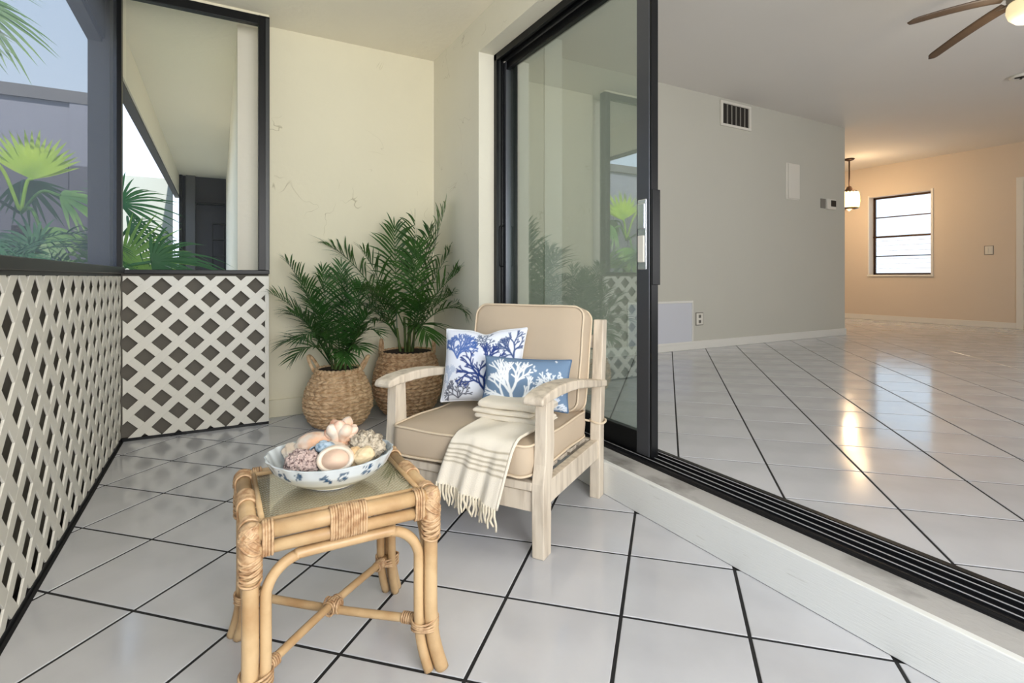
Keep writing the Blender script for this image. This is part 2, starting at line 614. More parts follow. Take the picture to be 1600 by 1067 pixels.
def lattice(name, length, fn, label, height=1.005, pitch=.1232, w=.0475, phase=0.0, phase1=0.0):
    """diagonal slats in two layers, each slat its own object; fn(a, z, d) maps to world"""
    root = empty(name, fn(0, 0, 0))
    o0 = Vector(fn(0, 0, 0))
    tag(root, label, 'lattice', 'white lattice panels lining the parapet')
    P = pitch * math.sqrt(2)
    hw = w / math.sqrt(2)
    for layer in (0, 1):
        k0 = -math.ceil(height / P) - 1 if layer else 0
        k = -int(height / P) - 2
        while k * P < length + height + P:
            if layer == 0:      # a - z = c
                c = k * P + phase
                q = [(c - hw - 1, -1), (c + hw - 1, -1), (c + hw + 2, 2), (c - hw + 2, 2)]
            else:               # a + z = c
                c = k * P + phase1
                q = [(c - hw + 1, -1), (c + hw + 1, -1), (c + hw - 2, 2), (c - hw - 2, 2)]
            k += 1
            q = clip(q, 0, length, .018, height)
            if area(q) < .0004: continue
            d0, d1 = (.010, .0175) if layer == 0 else (.0104, .0170)
            MB().prism(q, lambda p, z, d: tuple(Vector(fn(p, z, d)) - o0), d0, d1).build('slat', M['lattice'], root, bevel=.0018, seg=2)
    return root


# lattice on the long side (a runs along +y, d points into the balcony)
# hole centres: y = 2.00 + n*P at z .955  -> strips cross half a pitch away
P_ = .1232 * math.sqrt(2)
la = lattice('lattice_panel', 5.02, lambda a, z, d: (-.530 + d, a - 1.0, z), 'long white diagonal lattice panel along the side parapet under the hazy screen',
             phase=-.022, phase1=.142)
box('edge_channel', M['black'], -.545, -.512, -1.0, 4.02, 0, .022, la).location = -la.location
box('edge_channel', M['black'], -.545, -.514, -1.0, 4.02, 1.003, 1.022, la).location = -la.location
lb = lattice('lattice_panel', .79, lambda a, z, d: (-.505 + a, 4.020 - d, z), 'short white diagonal lattice panel facing the table beside the smaller basket',
             phase=.040, phase1=.006)
box('edge_channel', M['black'], -.51, .295, 4.003, 4.03, 0, .018, lb).location = -lb.location
box('end_strip', M['lattice'], .272, .297, 4.004, 4.03, .018, 1.005, lb, bevel=.002).location = -lb.location

# ------------------------------------------------------------------ window_1 (opening at the end) and window_2 (screen along the side)
w1 = struct(empty('window_1', (0, 4.02, 0)))
for a in ((-.50, .30, -.02, .03, 1.018, 1.045), (-.48, .30, -.02, .03, 2.705, 2.765), (.232, .30, -.025, .05, 1.045, 2.765)):
    box('frame', M['black'], *a, w1, bevel=.003)
box('inner_frame', M['jamb'], .275, .297, -.032, -.024, 1.045, 2.75, w1)
box('screen', M['screen_clear'], -.49, .235, .012, .013, 1.045, 2.705, w1)
struct(box('trim_3', M['wall_back'], -.50, .297, 4.0, 4.06, 2.765, HO + .001))

w2 = struct(empty('window_2', (-.53, 0, 0)))
box('frame', M['black'], -.035, .035, -2.0, 4.02, 1.02, 1.058, w2, bevel=.003)
box('corner_post', M['black'], -.018, .022, 3.985, 4.045, 1.02, HO, w2, bevel=.003)
box('post', M['black'], -.02, .02, .70, .74, 1.058, 2.42, w2, bevel=.003)
box('post', M['black'], -.02, .02, -2.0, -1.96, 1.058, 2.42, w2, bevel=.003)
box('frame', M['black'], -.05, .02, -2.0, 3.985, 2.70, HO, w2, bevel=.003)
box('screen', M['screen'], -.001, .0, .74, 3.985, 1.058, 2.70, w2)
cap = struct(box('trim_4', M['black'], -.60, -.56, -2.0, 4.05, 1.02, 1.05))

# ------------------------------------------------------------------ sliding door set in the wall: frame, track and the open panel
d1 = struct(empty('door_1', (0, 0, 0)))
box('jamb', M['black'], 1.655, 1.675, 3.262, 3.304, .148, 2.538, d1, bevel=.002)
box('jamb', M['jamb'], 1.675, 1.700, 3.284, 3.304, .148, 2.538, d1)
box('jamb', M['black'], 1.700, 1.715, 3.268, 3.304, .148, 2.538, d1, bevel=.002)
box('jamb', M['jamb'], 1.77, 1.84, 3.290, 3.304, .148, 2.538, d1)
box('jamb', M['black'], 1.66, 1.84, -1.0, -.95, .148, 2.538, d1)
box('head', M['black'], 1.655, 1.675, -1.0, 3.304, 2.490, 2.538, d1, bevel=.002)
box('head', M['jamb'], 1.675, 1.84, -1.0, 3.304, 2.515, 2.537, d1)
box('head', M['black'], 1.700, 1.715, -1.0, 3.304, 2.492, 2.537, d1, bevel=.002)
box('head', M['black'], 1.80, 1.835, -1.0, 3.304, 2.492, 2.537, d1, bevel=.002)
tr = box('track', M['groove'], 1.675, 1.835, -.95, 3.284, .147, .153, d1)
for x, hgt, mm in ((1.677, .163, 'black'), (1.7135, .161, 'silver'), (1.742, .165, 'silver'), (1.778, .167, 'silver'), (1.804, .170, 'silver')):
    box('rail', M['groove'], x, x + .0055, -.95, 3.284, .152, hgt - .0015, tr)
    box('rail_cap', M[mm], x + .001, x + .0048, -.95, 3.284, hgt - .0018, hgt, tr)
box('track_edge', M['black'], 1.812, 1.835, -.95, 3.284, .150, .1715, tr)

sp = struct(empty('door_2', (1.72, 1.83, .163)))
Z0, Z1 = 0.003, 2.327
box('stile', M['bronze'], 0, .040, .006, .092, Z0, Z1, sp, bevel=.003)
box('edge_strip', M['black'], .002, .044, -.006, .006, Z0, Z1, sp, bevel=.002)
box('stile', M['bronze'], 0, .040, 1.415, 1.47, Z0, Z1, sp, bevel=.003)
box('bottom_rail', M['black'], .002, .038, .092, 1.415, Z0, .105, sp, bevel=.003)
box('top_rail', M['black'], .002, .038, .092, 1.415, 2.27, Z1, sp, bevel=.003)
box('glass_pane', M['glass'], .018, .024, .088, 1.42, .10, 2.275, sp)
hd = box('latch_plate', M['chrome'], -.006, .002, .022, .078, .87, 1.20, sp, bevel=.004)
box('thumb_latch', M['white_plastic'], -.014, -.006, .030, .070, .905, 1.03, hd, bevel=.003)
box('pull', M['chrome'], -.012, -.005, .028, .074, 1.06, 1.18, hd, bevel=.004)
box('edge_latch', M['gold'], .016, .030, -.009, -.004, .97, 1.03, sp, bevel=.001)
box('edge_guard', M['black'], .004, .052, -.012, -.005, .80, 1.24, sp, bevel=.002)
ph = MB()
ph.tube(smoothpath([(-.004, 1.44, 1.19), (-.03, 1.44, 1.185), (-.036, 1.44, 1.15), (-.036, 1.44, .95), (-.03, 1.44, .915), (-.004, 1.44, .91)], 5), .006, 8)
ph.build('handle', M['black'], sp, smooth=True)

# ------------------------------------------------------------------ interior shell
struct(box('ceiling_interior', M['ceil_in'], 1.84, XF + .2, -2.3, 8.1, HI, HI + .15))
struct(box('wall_interior', M['wall_in'], 2.68, 7.78, YV, YV + .15, 0, HI))
cl = struct(box('wall_closet', M['wall_in'], 1.84, 2.68, 4.0, YV + .15, 0, HI))
box('corner_board', M['trim'], 2.50, 2.684, 3.985, 4.0, FI, HI, cl)
box('corner_board', M['trim'], 1.842, 1.98, 3.985, 4.0, FI, HI, cl)
struct(box('wall_door_side', M['wall_in'], 1.841, 1.90, 3.304, 4.0, 0, HI))
struct(box('wall_dining_side', M['wall_warm'], 7.63, 7.779, YV + .15, 8.1, 0, HI))
struct(box('wall_dining_back', M['wall_warm'], 7.63, XF + .2, 8.0, 8.15, 0, HI))
struct(box('wall_south', M['wall_in'], 1.84, XF + .2, -2.3, -2.2, 0, HI))
WY0, WY1, WZ0, WZ1 = 4.592, 5.63, 1.03, 2.545
DY, DZ = 3.33, 2.50
wf = MB()
wf.box(XF, XF + .22, -2.3, WY0, 0, HI).box(XF, XF + .22, WY1, 8.1, 0, HI)
wf.box(XF, XF + .22, WY0, WY1, 0, WZ0).box(XF, XF + .22, WY0, WY1, WZ1, HI)
struct(wf.build('wall_far', M['wall_warm']))
struct(box('baseboard_interior', M['trim'], 2.684, 7.795, YV - .016, YV, FI, FI + .095, bevel=.004))
struct(box('baseboard_interior_end', M['trim'], 7.779, 7.795, YV, 8.0, FI, FI + .095, bevel=.004))
struct(box('baseboard_far', M['trim'], XF - .016, XF, 3.42, 8.0, FI, FI + .095, bevel=.004))
struct(box('baseboard_closet', M['trim'], 1.9, 2.696, 3.969, 3.985, FI, FI + .095, bevel=.004))

# far window
w3 = struct(empty('window_3', (XF, 0, 0)))
box('sill', M['trim'], -.03, .19, WY0 - .04, WY1 + .03, WZ0 - .02, WZ0 + .012, w3, bevel=.003)
for a in ((.15, .19, WY0, WY0 + .035, WZ0, WZ1), (.15, .19, WY1 - .035, WY1, WZ0, WZ1), (.15, .19, WY0, WY1, WZ0 + .01, WZ0 + .045), (.15, .19, WY0, WY1, WZ1 - .035, WZ1),
          (.14, .19, WY0, WY1, 1.755, 1.79)):
    box('frame', M['dark_bronze'], *a, w3)
for z in (1.39, 2.14):
    box('glazing_bar', M['dark_bronze'], .15, .185, WY0 + .03, WY1 - .03, z, z + .02, w3)
for z0, z1 in ((1.075, 1.39), (1.41, 1.755), (1.79, 2.14), (2.16, 2.51)):
    box('pane', M['pane'], .168, .172, WY0 + .035, WY1 - .035, z0, z1, w3)
for a in ((-.012, .0, WY0 - .035, WY0 + .001, WZ0, WZ1 + .03), (-.012, .0, WY1, WY1 + .02, WZ0, WZ1 + .03)):
    box('casing', M['trim'], *a, w3)
for z in (1.16, 1.25, 1.34, 1.50, 1.60, 1.69):
    box('louvre_edge', M['shade'], .164, .176, WY0 + .035, WY1 - .035, z, z + .008, w3)

# far white door with its casing
d3 = struct(empty('door_3', (XF, 3.33, FI)))
box('casing', M['trim'], -.02, .0, .0, .09, 0, 2.41, d3, bevel=.003)
box('casing', M['trim'], -.02, .0, -1.1, -.001, 2.33, 2.41, d3, bevel=.003)
box('leaf', M['trim'], -.012, -.001, -1.0, -.001, .01, 2.33, d3)
kn = MB(); kn.tube([(-.012, -.055, 1.30), (-.05, -.055, 1.30)], .014, 10)
kn.box(-.014, -.010, -.08, -.03, 1.22, 1.40)
kn.build('door_handle', M['dark_bronze'], d3)

# ------------------------------------------------------------------ wall fittings indoors
v = empty('air_vent', (5.43, YV, 2.80)); tag(v, 'white framed air vent with vertical louvres high on the indoor wall', 'vent')
for a in ((-.275, .275, -.02, 0, 0, .03), (-.275, .275, -.02, 0, .27, .30), (-.275, -.235, -.02, 0, .03, .27), (.235, .275, -.02, 0, .03, .27)):
    box('frame', M['white_plastic'], *a, v, bevel=.003)
box('duct', M['dark_slot'], -.235, .235, -.003, 0, .03, .27, v)
for k in range(5):
    q = box('louvre', M['grey_plastic'], -.0015, .0015, -.008, .006, -.12, .12, v)
    q.location = (-.235 + .47 * (k + 1) / 6, -.012, .15); q.rotation_euler = (0, 0, R(50))
v = empty('wall_panel', (6.553, YV, 2.017)); tag(v, 'blank narrow white cover plate upright on the indoor wall', 'wall panel')
box('back_plate', M['white_plastic'], -.14, .14, -.008, 0, 0, .476, v, bevel=.003)
box('cover', M['white_plastic'], -.105, .132, -.024, -.008, .01, .466, v, bevel=.006)
v = empty('thermostat', (7.35, YV, 1.95)); tag(v, 'small white thermostat with dark display near the wall corner', 'thermostat')
box('wall_plate', M['grey_plastic'], -.165, -.05, -.01, 0, .0, .13, v, bevel=.002)
box('body', M['white_plastic'], -.055, .155, -.035, 0, -.01, .135, v, bevel=.006)
box('display', M['dark_slot'], .03, .15, -.037, -.034, .03, .115, v)
v = empty('return_grille', (4.2, YV, .235)); tag(v, 'large white access panel low on the indoor wall above baseboard', 'access panel')
box('panel', mat('cool_white_panel', (206, 208, 216), .5), -.46, .475, -.012, 0, .02, .47, v)
for a in ((-.48, .49, -.022, 0, .47, .495), (-.48, .49, -.022, 0, 0, .02), (.475, .49, -.022, 0, .02, .47), (-.48, -.46, -.022, 0, .02, .47)):
    box('frame', M['trim'], *a, v, bevel=.003)


def outlet(name, loc, label, rz=0, sw=False, s=1.0):
    v = empty(name, loc, rz); tag(v, label, 'light switch' if sw else 'outlet')
    box('rim', M['grey_plastic'], -.062 * s, .062 * s, -.006, 0, -.075 * s, .075 * s, v, bevel=.002)
    box('plate', M['white_plastic'], -.052 * s, .052 * s, -.010, 0, -.066 * s, .066 * s, v, bevel=.003)
    if sw:
        for x in (-.022, .022):
            box('rocker', M['white_plastic'], x - .015, x + .015, -.017, -.009, -.045, .045, v, bevel=.003)
    else:
        for z in (-.030, .030):
            f = box('socket', M['grey_plastic'], -.02 * s, .02 * s, -.0125, -.009, z - .019, z + .019, v, bevel=.004)
            for x in (-.008, .008):
                box('slot', M['dark_slot'], x - .002, x + .002, -.0135, -.012, z - .009, z + .009, f)
    return v


outlet('outlet', (4.808, YV, .515), 'white double power outlet on the indoor wall above baseboard')
outlet('light_switch', (XF, 3.77, 1.44), 'double rocker light switch on the far wall beside the white door', R(-90), True)

# ------------------------------------------------------------------ ceiling fan
FN = (4.628, 1.384, 0)
f = empty('ceiling_fan', (FN[0], FN[1], HI)); tag(f, 'brown bladed ceiling fan with a frosted light bowl', 'ceiling fan')
MB().lathe([(0, -.002), (.07, -.002), (.065, -.05), (.02, -.06), (0.015, -.16), (.09, -.18), (.105, -.22), (.105, -.29), (.085, -.32), (0, -.32)], 28).build('motor', M['fanmetal'], f, smooth=True)
MB().lathe([(.095, -.315), (.105, -.335), (.108, -.37), (.095, -.41), (.06, -.445), (.0, -.46)], 28).build('light_bowl', M['bowl_lit'], f, smooth=True)
for k in range(5):
    a = R(69 + 72 * k)
    bl = MB()

    def bf(u, w):
        r = .13 + .59 * u
        wd = .042 * (1 - .25 * u) * (1 if u < .9 else math.sqrt(max(0, 1 - ((u - .9) / .1) ** 2)) * .98 + .02)
        y = (w - .5) * 2 * wd
        z = -.284 - .12 * (u ** 1.3) + y * math.tan(R(14))
        return (r, y, z)
    bl.grid(bf, 24, 5)
    o = bl.build('blade', M['fan'], f, smooth=True, solid=.006)
    o.rotation_euler = (0, 0, a)
    o = MB().box(.09, .19, -.015, .015, -.29, -.278).build('blade_iron', M['fanmetal'], f); o.rotation_euler = (0, 0, a)
lamp('fan_light', 'POINT', (FN[0], FN[1], HI - .56), 5, (1, .9, .72), .08)

v = empty('ceiling_spotlight', (7.38, 2.247, HI)); tag(v, 'small white recessed spotlight in the indoor ceiling', 'spotlight')
MB().lathe([(.0, -.012), (.055, -.012), (.09, -.03), (.105, -.022), (.11, 0), (0, 0)], 24).build('trim_ring', M['white_plastic'], v, smooth=True)
for k in range(4):
    o = MB().box(.0, .06, -.008, .008, -.024, -.014).build('spoke', M['dark_slot'], v); o.rotation_euler = (0, 0, k * PI / 2 + .5)

# ------------------------------------------------------------------ chandelier
f = empty('chandelier', (9.88, 5.395, HI)); tag(f, 'lit crystal pendant chandelier on a dark bronze stem', 'chandelier')
MB().lathe([(0, 0), (.09, 0), (.075, -.025), (.02, -.045), (0, -.045)], 20).build('canopy', M['dark_bronze'], f, smooth=True)
MB().tube([(0, 0, -.04), (0, 0, -.52)], .013, 8).build('stem', M['dark_bronze'], f)
MB().lathe([(.0, -.50), (.03, -.50), (.06, -.56), (.13, -.585), (.14, -.60), (.0, -.60)], 20).build('crown', M['dark_bronze'], f, smooth=True)
MB().lathe([(.12, -.90), (.15, -.885), (.15, -.90), (.03, -.93), (0, -.95)], 20).build('bottom_ring', M['dark_bronze'], f, smooth=True)
for k in range(16):
    a = 2 * PI * k / 16
    c = Vector((.135 * math.cos(a), .135 * math.sin(a), 0))
    MB().lathe([(0, -.60), (.018, -.61), (.030, -.68), (.033, -.78), (.022, -.87), (0, -.89)], 6, c).build('crystal', M['crystal'], f)
lamp('chandelier_light', 'POINT', (9.88, 5.395, HI - 1.02), 18, (1.0, .72, .44), .10)
lamp('chandelier_uplight', 'POINT', (9.88, 5.2, HI - .45), 8, (1.0, .70, .40), .10)

# ------------------------------------------------------------------ exterior beyond the screens
struct(box('ground', M['ground'], -30, XW, -12, 30, -.6, -.5))
struct(box('wall_exterior', M['ceil_out'], .115, .296, 4.26, 11.4, -.3, HO))
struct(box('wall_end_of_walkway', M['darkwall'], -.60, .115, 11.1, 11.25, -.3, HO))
ws = struct(box('floor_walkway', M['ceil_out'], -.68, .115, 4.1, 11.2, -.3, -.02))
struct(box('column_far', M['black'], -.60, -.55, 11.0, 11.09, 0, HO))
struct(box('column_far_inner', M['grey'], -.50, -.36, 11.0, 11.09, 0, HO))
rk = empty('storage_rack', (.0, 10.95, 0)); tag(rk, 'black metal rack standing in the dark far end of the walkway', 'rack')
for x in (-.10, .08):
    box('upright', M['black'], x, x + .02, -.02, .02, 0, 1.95, rk)
for z in (.5, .95, 1.35, 1.65, 1.93):
    box('shelf', M['black'], -.10, .10, -.10, .05, z, z + .02, rk)
box('wall_shelf', M['black'], -.35, .10, -.06, .14, 2.28, 2.31, rk)
# white garden building with a grey coping
gb = empty('garden_building', (-8, 8.0, -.5)); tag(gb, 'pale rendered building with grey coping behind the hazy side screen', 'building')
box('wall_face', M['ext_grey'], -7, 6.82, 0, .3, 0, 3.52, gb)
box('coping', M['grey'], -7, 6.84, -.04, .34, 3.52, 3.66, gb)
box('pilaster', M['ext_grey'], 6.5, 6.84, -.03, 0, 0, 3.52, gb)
fn = empty('garden_fence', (-5, 6.9, -.5)); tag(fn, 'dark grey board fence low behind the garden palms', 'fence')
for k in range(30):
    box('board', M['fence'], -5 + k * .3, -5 + k * .3 + .294, 0, .03, 0, 2.62, fn, bevel=.004)
box('fence_rail', M['darkwall'], -5, 4.0, .03, .05, .1, 2.60, fn)
lw = struct(box('wall_garden', M['ext_pale'], -1.6, -.70, 11.0, 11.2, -.5, 2.69))


def blade(mb, p0, d, n, L, w, droop=.15, seg=4):
    """one leaflet: p0 root, d direction, n leaf normal"""
    d = d.normalized()
    s = d.cross(n).normalized()
    vs = []
    for i in range(seg + 1):
        t = i / seg
        c = p0 + d * L * t + Vector((0, 0, -1)) * droop * L * t * t
        ww = w * (.35 + 1.4 * t if t < .35 else .84 * (1 - ((t - .35) / .65) ** 1.7)) if t < 1 else 0
        vs.append(c - s * ww / 2)
        vs.append(c + s * ww / 2)
    fs = [(2 * i, 2 * i + 1, 2 * i + 3, 2 * i + 2) for i in range(seg)]
    mb.add(vs, fs)


def fan_leaf(root, base, hub, normal, fwd, rad, n, spread, m, droop=.12, w=.06, name='fan_leaf'):
    mb = MB()
    base, hub = Vector(base), Vector(hub)
    normal = Vector(normal).normalized()
    fwd = Vector(fwd)
    fwd = (fwd - normal * fwd.dot(normal)).normalized()
    side = normal.cross(fwd)
    rr = random.Random(int(rad * 1000) + n)
    for i in range(n):
        a = R(-spread / 2 + spread * i / (n - 1))
        d = fwd * math.cos(a) + side * math.sin(a)
        L = rad * (1 - .22 * abs(a) / (R(spread) / 2)) * rr.uniform(.9, 1.05)
        blade(mb, hub, d + normal * (.12 if i % 2 else .02), normal, L, w * rad, droop * rr.uniform(.7, 1.5), 6)
    mid = (base + hub) / 2 + Vector((0, 0, .1))
    mb.tube(smoothpath([base, mid, hub], 5), .012, 6)
    return mb.build(name, m, root)


def feather(root, base, tip, nleaf, llen, m, w=.016, lift=.35, droop=.25, name='frond', seed=0, petiole=.25, ang=48, rad=.004, vee=.35):
    mb = MB()
    rr = random.Random(seed)
    b, t = Vector(base), Vector(tip)
    L = (t - b).length
    mid = (b + t) / 2 + Vector((0, 0, lift * L))
    P = [b * (1 - s) ** 2 + mid * 2 * s * (1 - s) + t * s * s for s in [i / 20 for i in range(21)]]
    mb.tube(P, [rad * (1.25 - i / 20) for i in range(21)], 5)
    hz = Vector((t.x - b.x, t.y - b.y, 0))
    if hz.length < .05: hz = Vector((1, 0, 0))
    hz.normalize()
    for i in range(nleaf):
        s = petiole + (1 - petiole) * i / (nleaf - 1)
        p = b * (1 - s) ** 2 + mid * 2 * s * (1 - s) + t * s * s
        tan = ((mid - b) * (1 - s) + (t - mid) * s).normalized()
        side0 = tan.cross(Vector((0, 0, 1)))
        if side0.length < .25:
            side0 = side0 + Vector((hz.y, -hz.x, 0)) * .5
        side0.normalize()
        nrm = side0.cross(tan).normalized()
        q = (s - petiole) / (1 - petiole)
        prof = (.55 + .9 * q if q < .45 else .955 * (1 - .55 * ((q - .45) / .55) ** 1.4))
        for sg in (-1, 1):
            a = R(ang * (1 - .55 * q)) * rr.uniform(.85, 1.15)
            d = tan * math.cos(a) + side0 * sg * math.sin(a) + nrm * vee * rr.uniform(.3, 1.2)
            blade(mb, p, d, nrm + side0 * sg * -.25, llen * prof * rr.uniform(.85, 1.12), w * rr.uniform(.85, 1.2), droop * rr.uniform(.6, 1.6), 5)
    d = (t - mid).normalized()
    blade(mb, t, d, Vector((0, 0, 1)), llen * .4, w * .7, droop, 4)
    return mb.build(name, m, root)


# garden palms (real positions in the yard)
def trunk(root, pts, r):
    MB().tube(smoothpath(pts, 5), r, 10).build('trunk', M['trunk'], root, smooth=True)


g = empty('fan_palm', (-1.40, 5.6, -.5)); tag(g, 'fan palm with a bright yellow green leaf outside the hazy screen', 'palm tree', )
trunk(g, [(0, 0, 0), (.02, 0, .9), (.05, 0, 1.9)], .055)
c = Vector((.05, 0, 2.0))
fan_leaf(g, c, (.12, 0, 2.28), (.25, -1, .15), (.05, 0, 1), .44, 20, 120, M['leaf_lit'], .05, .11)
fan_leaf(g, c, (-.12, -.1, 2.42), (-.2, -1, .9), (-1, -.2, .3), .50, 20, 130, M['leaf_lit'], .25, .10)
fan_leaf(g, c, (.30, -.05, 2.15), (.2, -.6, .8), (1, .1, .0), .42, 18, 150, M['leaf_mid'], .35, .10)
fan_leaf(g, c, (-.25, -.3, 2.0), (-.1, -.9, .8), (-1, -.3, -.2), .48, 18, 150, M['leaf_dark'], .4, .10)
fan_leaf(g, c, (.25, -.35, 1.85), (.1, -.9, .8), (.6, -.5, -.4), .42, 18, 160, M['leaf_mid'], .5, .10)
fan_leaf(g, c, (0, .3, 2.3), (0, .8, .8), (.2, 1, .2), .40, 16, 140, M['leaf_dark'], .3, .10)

g = empty('fan_palm', (-1.50, 4.6, -.5)); tag(g, 'tall fan palm whose leaves hang in at the top edge of the hazy screen', 'palm tree')
trunk(g, [(0, 0, 0), (-.05, .05, 1.6), (-.05, .1, 3.1)], .06)
c = Vector((-.05, .1, 3.15))
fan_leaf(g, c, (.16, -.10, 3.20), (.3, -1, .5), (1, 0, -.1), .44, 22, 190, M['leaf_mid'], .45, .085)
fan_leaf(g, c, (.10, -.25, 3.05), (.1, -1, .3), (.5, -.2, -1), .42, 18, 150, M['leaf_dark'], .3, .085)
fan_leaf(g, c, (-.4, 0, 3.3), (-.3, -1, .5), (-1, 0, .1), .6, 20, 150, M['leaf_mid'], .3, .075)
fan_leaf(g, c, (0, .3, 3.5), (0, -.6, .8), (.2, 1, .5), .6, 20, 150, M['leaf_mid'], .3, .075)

g = empty('garden_palm', (-1.30, 4.75, -.5)); tag(g, 'dark low fronded palm close outside the hazy screen', 'palm tree')
trunk(g, [(0, 0, 0), (0, 0, .8), (.03, 0, 1.55)], .05)
for k in range(12):
    a = 2 * PI * k / 12 + .2
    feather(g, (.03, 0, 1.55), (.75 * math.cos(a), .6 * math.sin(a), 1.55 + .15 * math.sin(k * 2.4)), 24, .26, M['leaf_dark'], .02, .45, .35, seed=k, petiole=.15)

g = empty('fan_palm', (-.95, 5.3, -.5)); tag(g, 'broad fan leaved palm seen low through the clear end opening', 'palm tree')
trunk(g, [(0, 0, 0), (.03, 0, .7), (.08, 0, 1.3)], .06)
c = Vector((.08, 0, 1.3))
fan_leaf(g, c, (.28, -.05, 1.60), (.15, -1, .25), (.35, 0, 1), .60, 26, 200, M['leaf_mid'], .16, .05)
fan_leaf(g, c, (.48, -.10, 1.62), (.2, -1, .35), (1, 0, .15), .72, 28, 170, M['leaf_dark'], .55, .04)
fan_leaf(g, c, (.22, .35, 2.12), (.1, -1, .5), (.6, 0, .6), .52, 24, 190, M['leaf_dark'], .35, .05)
fan_leaf(g, c, (.30, .15, 1.90), (.1, -.8, .8), (.9, 0, .25), .46, 24, 170, M['leaf_dark'], .5, .05)
fan_leaf(g, c, (-.2, -.2, 1.7), (-.2, -1, .5), (-1, 0, .2), .55, 22, 180, M['leaf_dark'], .35, .05)
fan_leaf(g, c, (.05, -.4, 1.45), (.0, -1, .5), (.3, -.4, .2), .45, 22, 180, M['leaf_mid'], .45, .05)


# ------------------------------------------------------------------ baskets and potted palms
def basket(root, prof, rows, bumps, mname, seed):
    """woven seagrass body: rows of fat twisted stitches"""
    Hh = prof[-1][1]

    def rad(z):
        for (r0, z0), (r1, z1) in zip(prof, prof[1:]):
            if z <= z1:
                t = (z - z0) / max(1e-6, z1 - z0)
                return r0 + (r1 - r0) * (t * t * (3 - 2 * t) if False else t)
        return prof[-1][0]
    rr = random.Random(seed)
    NU, NV = 420, rows * 9 + 1

    def fn(u, w):
        z = w * Hh
        row = w * rows
        ri = min(int(row), rows - 1)
        fr = row - ri
        a = 2 * PI * u
        slope = .9 if ri % 2 else -.9
        ph = u * bumps + slope * (fr - .5) * .8 + (ri * .5) + .25 * math.sin(ri * 3.1)
        st = abs(math.sin(PI * ph))
        b = math.sqrt(max(0, 1 - (2 * fr - 1) ** 2)) * (.25 + .75 * st ** .7)
        nz = noise.noise((math.cos(a) * 6, math.sin(a) * 6, z * 30 + seed)) * .003 + noise.noise((math.cos(a) * 2, math.sin(a) * 2, z * 4 + seed)) * .004
        r = rad(z) + .019 * b + nz - .012
        return (r * math.cos(a), r * math.sin(a), z)
    mb = MB().grid(fn, NU, NV, True)
    body = mb.build('body', M[mname], root, smooth=True)
    MB().lathe([(0, .004), (prof[0][0], .004), (prof[0][0] + .004, .02)], 40).build('bottom', M[mname], root)
    r = prof[-1][0]
    # rolled rim rope
    MB().tube([((r - .002 + .003 * math.sin(40 * t)) * math.cos(t), (r - .002 + .003 * math.sin(40 * t)) * math.sin(t), Hh + .003 * math.sin(31 * t)) for t in [2 * PI * i / 160 for i in range(160)]],
              .011, 8, closed=True).build('rim', M[mname], root, smooth=True)
    MB().lathe([(0, Hh - .05), (r - .012, Hh - .055)], 40).build('soil', M['soil'], root)
    # inner liner wall
    MB().lathe([(r - .012, Hh - .06), (r - .010, Hh)], 40).build('liner', M['soil'], root)
    return body


M['seagrass'] = mat('seagrass_weave', (238, 206, 166), .8, rgb2=(190, 150, 110), scale=34, lo=.32, hi=.62, bump=.4, bscale=150)
M['seagrass2'] = mat('seagrass_weave_dark', (222, 188, 150), .8, rgb2=(172, 132, 96), scale=34, lo=.32, hi=.62, bump=.4, bscale=150)


def handle(root, ang, r, z, w, h, out, m, parent=None):
    """rope loop standing on the rim"""
    c, s = math.cos(ang), math.sin(ang)
    pts = []
    for i in range(17):
        t = PI * i / 16
        lat = -w * math.cos(t)
        up = h * math.sin(t) ** .8
        rr = r + out * up / h
        pts.append((rr * c - lat * s, rr * s + lat * c, z + up - .01))
    mb = MB()
    mb.tube(pts, .0105, 8)
    for k in range(3):
        q = []
        n = 90
        for i in range(n):
            t = i / (n - 1) * 16
            j = min(int(t), 15)
            p = Vector(pts[j]).lerp(Vector(pts[j + 1]), t - j)
            a = t * 3.2 + k * 2.1
            q.append(p + Vector((math.cos(a), math.sin(a) * .6, math.sin(a) * .8)) * .0075)
        mb.tube(q, .005, 5)
    return mb.build('handle', m, root, smooth=True)


# camera-independent frame used only to write the fronds' reach: across, away, up
AX, AY = Vector((CS, -SN, 0)), Vector((SN, CS, 0))
b1 = empty('basket', (.706, 3.765, 0)); tag(b1, 'smaller woven seagrass basket with two loop handles beside the lattice', 'basket', 'woven plant baskets')
basket(b1, [(.158, 0), (.195, .045), (.222, .11), (.226, .165), (.212, .235), (.185, .30), (.150, .362), (.146, .374)], 15, 26, 'seagrass', 1)
aR = math.atan2(AX.y, AX.x)
handle(b1, aR, .146, .372, .045, .10, .055, M['seagrass'])
handle(b1, aR + PI, .146, .372, .045, .10, .055, M['seagrass'])
b2 = empty('basket', (1.215, 3.855, 0)); tag(b2, 'larger woven seagrass basket in the corner behind the armchair', 'basket', 'woven plant baskets')
basket(b2, [(.165, 0), (.21, .06), (.243, .15), (.250, .22), (.238, .30), (.215, .38), (.195, .435), (.194, .445)], 17, 29, 'seagrass2', 5)
handle(b2, aR, .194, .443, .035, .10, .0, M['seagrass2'])
handle(b2, aR + PI, .194, .443, .035, .10, .0, M['seagrass2'])


